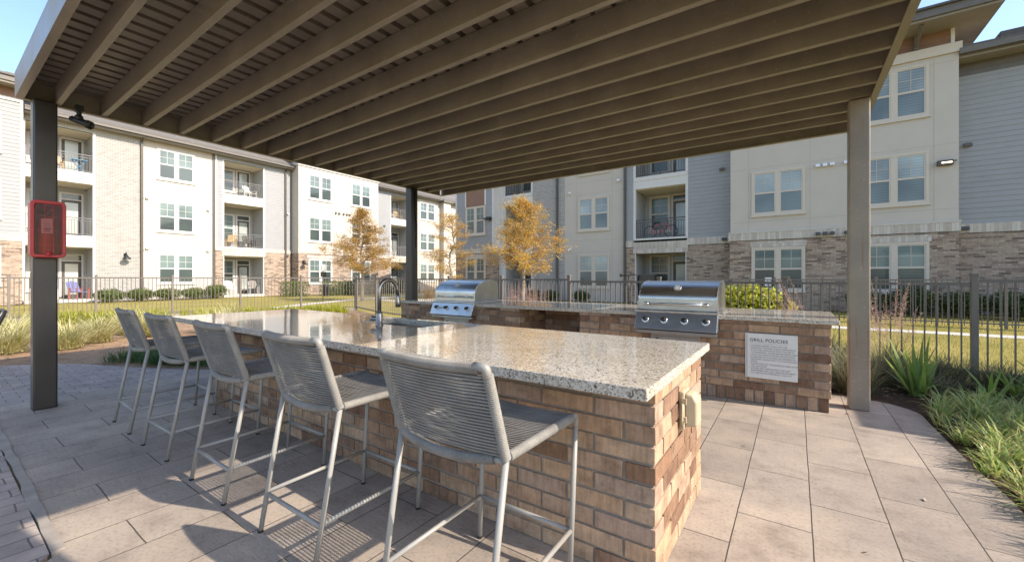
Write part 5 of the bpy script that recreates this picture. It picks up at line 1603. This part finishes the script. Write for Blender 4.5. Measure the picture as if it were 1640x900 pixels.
for i, (x, y, lab) in enumerate(((-29.6, 15.3, 'clipped hedge block left of the dark brick bay'), (-28.9, 17.9, 'clipped hedge block under the bay window, left one'), (-28.9, 19.6, 'clipped hedge block under the bay window, beside the waste bin'), (-28.9, 21.6, 'clipped hedge block in the shade behind the fence corner'), (-29.2, 23.6, 'clipped hedge block behind the gold tree trunk'), (-30.2, 26.5, 'clipped hedge block below the far balconies'))):
    bush('clipped_hedge', lab, (x, y, 0), (.6, .82, .53), 2400, .055, 'leaf_hedge' if i < 3 else 'leaf_dark_hedge', 'clipped hedges at the sunlit building', box=True)
bush('lime_bush', 'bright lime green bush glowing behind the right grill and fence', (-.9, 10.7, 0), (.85, .55, .60), 3600, .055, 'leaf_lime', None)
for i in range(9):
    lab = ('dark hedge bush at the brick foot of the beige bay, %s' % ('below the right window pair' if i == 0 else 'right of the window pair')) if i < 2 else ('dark hedge bush seen through the right fence, %s bush along from the window' % ('first', 'second', 'third', 'fourth', 'fifth', 'sixth', 'seventh')[i - 2])
    bush('dark_hedge', lab, (2.2 + i * 1.15, 19.7 + rng.uniform(-.1, .1), 0), (.68, .55, .47 + rng.uniform(-.04, .06)), 1700, .05, 'leaf_dark_hedge', 'dark hedge along the shaded building')
for i, (x, lab) in enumerate(((-12.6, 'low dark shrub at the foot of the white brick pier, left'), (-11.5, 'low dark shrub at the foot of the white brick pier, right'), (-9.6, 'low dark shrub below the shaded ground floor window'))):
    bush('dark_hedge', lab, (x, 20.5, 0), (.5, .4, .33), 900, .05, 'leaf_dark_hedge', 'dark hedge along the shaded building')

# ---- trees: tapered trunk, rising limbs, foliage sprays along the twigs
def tree(name, label, loc, H, z0, R, mat, density, seed, limbs=34, shape=1.0, droop=.1):
    r_ = random.Random(seed); t = thing(name, label, 'tree', loc, 'autumn trees between the buildings')
    b = MB(); b.smooth = True; base = Vector(loc)
    trunk = [base + Vector((r_.gauss(0, .02) * i, r_.gauss(0, .02) * i, H * .97 * i / 9)) for i in range(10)]
    b.tube([tuple(q) for q in trunk], [.085 * (1 - i / 10.2) ** .8 * (H / 5) + .006 for i in range(10)], 9); b.build('trunk', 'bark', t)
    lb_ = MB(); lb_.smooth = True; cr = MB(); sprays = []
    for i in range(limbs):
        f = (i + r_.random()) / limbs; z = z0 + (H - z0) * f ** 1.05
        k = min(8.99, z / (H * .97) * 9); p0 = trunk[int(k)].lerp(trunk[min(9, int(k) + 1)], k - int(k))
        prof = (1 - f) ** shape * (.5 + .5 * min(1, f / .12)) + .06
        ln = R * prof * r_.uniform(.65, 1.15); a = i * 2.4 + r_.gauss(0, .4)
        d = Vector((math.cos(a), math.sin(a), r_.uniform(.1, .55))); p2 = p0 + d * ln; p2.z -= droop * ln
        p1 = p0 + d * ln * .5 + Vector((0, 0, .1 * ln))
        path = bez(p0, p1, p2, 5); lb_.tube(path, [.018 * (1 - j / 6) * (H / 5) + .004 for j in range(6)], 5, False)
        for s in range(int(5 + 9 * ln / R)):
            g = r_.uniform(.22, 1.0); j = min(4.99, g * 5); q = Vector(path[int(j)]).lerp(Vector(path[int(j) + 1]), j - int(j))
            dv = Vector((r_.gauss(0, 1), r_.gauss(0, 1), r_.gauss(.1, .5))).normalized(); tl = r_.uniform(.12, .42) * (.6 + .5 * R / 2)
            e = q + dv * tl; lb_.tube([tuple(q), tuple(e)], .004, 3, False); sprays.append((q, e))
    sprays += [(trunk[8], trunk[9] + Vector((0, 0, .15)))] * 3
    cr.smooth = False
    for q, e in sprays:
        for _ in range(int(density * r_.uniform(.4, 1.5))):
            f = r_.uniform(.1, 1.12); p = q.lerp(e, f) + Vector((r_.gauss(0, .085), r_.gauss(0, .085), r_.gauss(-.02, .075)))
            u = Vector((r_.gauss(0, 1), r_.gauss(0, 1), r_.gauss(-.25, .6))).normalized(); w = u.cross(Vector((r_.gauss(0, 1), r_.gauss(0, 1), r_.gauss(0, 1)))).normalized()
            s = r_.uniform(.04, .095)
            cr.poly([tuple(p), tuple(p + u * s * .5 + w * s * .26), tuple(p + u * s), tuple(p + u * s * .5 - w * s * .26)])
    lb_.build('limb', 'bark', t); cr.build('crown', mat, t)
tree('autumn_tree', 'full rust and gold conical tree behind the faucet, left of the middle post', (-20.87, 14.74, -.02), 5.35, 1.35, 2.5, 'leaf_rust', 42, 4, 66, 1.0)
tree('autumn_tree', 'thin see-through gold tree between the two buildings', (-16.6, 17.7, -.02), 5.1, 1.3, 1.75, 'leaf_gold', 30, 8, 30, .45)
tree('autumn_tree', 'bright golden orange tree in front of the white brick pier', (-9.3, 14.24, -.02), 4.55, 1.45, 2.0, 'leaf_gold', 31, 15, 56, .62)

# lawn blades near the fences, where the grass is close enough to show
b = MB()
for i in range(15000):
    x = rng.uniform(-3, 11); y = rng.uniform(8.0, 13.6)
    blades(b, (x, y, -.03), 1, rng.uniform(.05, .09), .007, .7, .8, r0=.01, segs=2)
for i in range(9000):
    x = rng.uniform(-3, 11); y = rng.uniform(14.6, 19.2)
    blades(b, (x, y, -.03), 1, rng.uniform(.05, .09), .009, .7, .8, r0=.01, segs=2)
tag(b.build('lawn_grass', ['leaf_blade_lawn']), 'dormant yellow green lawn grass beyond the right fence', 'grass', kind='stuff')
# fallen leaves and bark chips
b = MB()
for i in range(700):
    x = rng.uniform(.35, 3.4); y = rng.uniform(5.75, 7.4)
    if y < 6.0 and x < 1.0: continue
    a = rng.uniform(0, 6.28); s = rng.uniform(.012, .03); u = Vector((math.cos(a), math.sin(a), rng.uniform(-.3, .3))) * s; w = Vector((-math.sin(a), math.cos(a), rng.uniform(-.3, .3))) * s * rng.uniform(.3, .7); p = Vector((x, y, .004 + rng.random() * .02))
    b.poly([tuple(p - u), tuple(p - w), tuple(p + u), tuple(p + w)])
for i in range(1500):
    x = rng.uniform(-14, -8.6); y = rng.uniform(.4, 6)
    a = rng.uniform(0, 6.28); s = rng.uniform(.015, .04); u = Vector((math.cos(a), math.sin(a), rng.uniform(-.3, .3))) * s; w = Vector((-math.sin(a), math.cos(a), rng.uniform(-.3, .3))) * s * rng.uniform(.3, .7); p = Vector((x, y, -.01 + rng.random() * .02))
    b.poly([tuple(p - u), tuple(p - w), tuple(p + u), tuple(p + w)])
tag(b.build('bark_chips', ['leaf_tan']), 'pale bark chips and dead leaves on the planting beds', 'mulch', kind='stuff')
for i, (x, y, lab) in enumerate(((-.33, 3.62, 'small dead leaf on the paving right of the bar corner'), (.62, 3.35, 'small dead leaf on the paving in the sunny right strip'), (.40, 5.05, 'small dead leaf on the shaded paving near the tan post'), (.27, 2.55, 'small dead leaf on the foreground paving'), (.95, 5.02, 'small dead leaf on the shaded paving by the liriope'))):
    b = MB(); a = i * 1.3
    u = Vector((math.cos(a), math.sin(a), 0)) * .022; w = Vector((-math.sin(a), math.cos(a), .3)) * .009; p = Vector((x, y, .005))
    b.poly([tuple(p - u), tuple(p - w), tuple(p + u), tuple(p + w + Vector((0, 0, .006)))])
    tag(b.build('dead_leaf', ['bark'], None, loc=(x, y, 0)), lab, 'leaf', 'dead leaves on the patio')

# ================================================================== SMALL THINGS FAR OFF
def waste_station():
    x, y = -22.2, 13.1
    t = thing('pet_waste_station', 'post with white dispenser and black bin on the left lawn', 'waste station', (x, y, 0))
    b = MB(); b.smooth = True; b.tube([(x, y, -.02), (x, y, 1.75)], .03, 8); b.build('post', 'black', t)
    b = MB(); b.box(x + .03, x + .12, y - .14, y + .14, 1.72, 2.02); b.prism([(x + .03, y - .15, 2.02), (x + .14, y - .15, 2.02), (x + .09, y - .15, 2.08), (x + .03, y - .15, 2.08)], (0, .30, 0)); o = b.build('bag_dispenser', 'white_plastic', t); recalc(o)
    b = MB(); b.box(x + .03, x + .06, y - .16, y + .16, 1.38, 1.66); b.build('notice', 'black', t)
    b = MB(); b.smooth = True; b.lathe((x + .22, y + .05, .28), [(.13, 0), (.17, .04), (.19, .55), (.20, .58), (.16, .66), (.0, .68)], 18); b.build('bin', 'black', t)
waste_station()
def path_light(x, y, lab):
    t = thing('path_light', lab, 'path light', (x, y, 0), 'path lights near the shaded building')
    b = MB(); b.smooth = True; b.tube([(x, y, -.02), (x, y, 1.4)], .02, 8); b.build('post', 'black', t)
    b = MB(); b.smooth = True; b.tube([(x - .35, y, 1.42), (x + .4, y, 1.44)], .022, 8); b.lathe((x - .35, y, 1.36), [(.05, 0), (.06, .1), (.02, .14)], 10); b.build('lamp_head', 'black', t)
path_light(-6.0, 17.6, 'slim black post light with a side arm before the balcony brick')

def deck_chair(loc, ang, label, mat, mat2, group='chairs on the porches and balconies', wide=.56):
    t = thing('porch_chair', label, 'chair', loc, group)
    ca, sa = math.cos(ang), math.sin(ang)
    def T(c): return (loc[0] + c[0] * ca - c[1] * sa, loc[1] + c[0] * sa + c[1] * ca, loc[2] + c[2])
    def B(): b = MB(); b.T = T; return b
    w = wide / 2
    b = B()
    for i in range(5): b.box(-w + i * wide / 5 + .005, -w + (i + 1) * wide / 5 - .01, -.25, .25, .38 - .0, .405)
    o = b.build('seat', mat2, t); recalc(o)
    b = B()
    for i in range(5):
        x0 = -w + i * wide / 5 + .005; b.prism([(x0, .22, .36), (x0, .25, .36), (x0, .47, .98 - abs(i - 2) * .03), (x0, .44, .98 - abs(i - 2) * .03)], (wide / 5 - .015, 0, 0))
    o = b.build('backrest', mat2, t); recalc(o)
    for s in (-1, 1):
        b = B(); b.box(s * w - .03, s * w + .03, -.30, .30, .58, .605); o = b.build('armrest', mat, t); recalc(o)
        for y in (-.24, .22):
            b = B(); b.box(s * w - .022, s * w + .022, y - .022, y + .022, 0, .58); o = b.build('leg', mat, t); recalc(o)
XB = LX - .75
deck_chair((XB + .2, 3.9, .16), rad(90), 'white slatted chair on the leftmost ground floor porch', 'white_plastic', 'white_plastic')
deck_chair((XB + .5, 4.95, .16), rad(120), 'chair draped in blue cloth with red seat on the leftmost ground porch', 'red_cloth', 'blue_cloth')
deck_chair((XB - .1, 4.15, 7.06), rad(90), 'cushioned tan chair on the leftmost top balcony', 'wicker', 'cushion')
deck_chair((XB, 13.7, 7.06), rad(110), 'white chair on the second top balcony of the sunlit building', 'white_plastic', 'white_plastic')
deck_chair((XB, 12.5, 3.44), rad(60), 'tan wicker chair on the middle balcony of the second stack', 'wicker', 'wicker')
deck_chair((XB, 13.65, 3.44), rad(100), 'dark chair on the middle balcony beside the wicker one', 'dark_trim', 'dark_trim')
deck_chair((XB + .3, 12.3, .16), rad(90), 'white chair left of the door on the brick framed porch', 'white_plastic', 'white_plastic')
deck_chair((XB + .3, 13.8, .16), rad(80), 'grey chair right of the door on the brick framed porch', 'siding', 'fascia')
deck_chair((XB, 26.3, 7.06), rad(90), 'white chair on the top balcony nearest the middle post', 'white_plastic', 'white_plastic')
deck_chair((XB, 27.2, 7.06), rad(90), 'tan chair on the top balcony nearest the middle post', 'wicker', 'wicker')
deck_chair((XB, 26.4, 3.44), rad(90), 'white chair on the middle balcony behind the rust tree', 'white_plastic', 'white_plastic')
def side_table():
    x, y, z = XB + .2, 5.0, 7.06
    t = thing('balcony_table', 'small blue folding table on the leftmost top balcony', 'table', (x, y, z))
    b = MB(); b.box(x - .25, x + .25, y - .3, y + .3, z + .70, z + .73); b.build('table_top', 'blue_paint', t)
    for s in (-1, 1):
        b = MB(); b.tube([(x + .2 * s, y - .26, z), (x + .2 * s, y + .24, z + .7)], .018, 6); b.tube([(x + .2 * s, y + .26, z), (x + .2 * s, y - .24, z + .7)], .018, 6); b.build('leg', 'blue_paint', t)
side_table()
def bicycle():
    x, y, z = -5.75, RY + .35, 3.36
    t = thing('bicycle', 'pink and white bicycle parked on the shaded middle balcony', 'bicycle', (x, y, z))
    for dx in (-.52, .52):
        b = MB(); b.smooth = True; b.tube([(x + dx + .31 * math.cos(a * math.pi / 12), y, z + .33 + .31 * math.sin(a * math.pi / 12)) for a in range(25)], .02, 6, False); wv_ = b.build('wheel', 'black', t)
        b = MB()
        for a in range(10): b.tube([(x + dx, y, z + .33), (x + dx + .30 * math.cos(a * .628), y, z + .33 + .30 * math.sin(a * .628))], .003, 3, False)
        b.build('spokes', 'white_plastic', wv_)
    b = MB(); b.smooth = True
    for p, q in (((-.52, .33), (-.15, .72)), ((-.15, .72), (.08, .30)), ((.08, .30), (-.52, .33)), ((-.15, .66), (.36, .74)), ((.08, .30), (.36, .70)), ((.36, .84), (.52, .33))): b.tube([(x + p[0], y, z + p[1]), (x + q[0], y, z + q[1])], .022, 6)
    b.build('frame', 'pink_paint', t)
    b = MB(); b.smooth = True; b.tube([(x + .30, y - .28, z + .95), (x + .37, y, z + .88), (x + .30, y + .28, z + .95)], .014, 6); b.build('handlebar', 'black', t)
    b = MB(); b.smooth = True; b.tube([(x - .32, y, z + .80), (x - .04, y, z + .82)], [.07, .03], 8, flat=.8); b.build('saddle', 'black', t)
bicycle()
def screen():
    x, y, z = -6.45, RY + .6, .10
    t = thing('storage_cabinet', 'dark storage cabinet on the ground porch below the bicycle balcony', 'cabinet', (x, y, z))
    b = MB(); b.box(x - .4, x + .4, y - .3, y + .3, z, z + 1.35); b.build('body', 'dark_trim', t, .01)
    b = MB(); b.box(x - .42, x + .42, y - .33, y + .3, z + 1.352, z + 1.40); b.build('lid', 'fascia', t, .01)
screen()
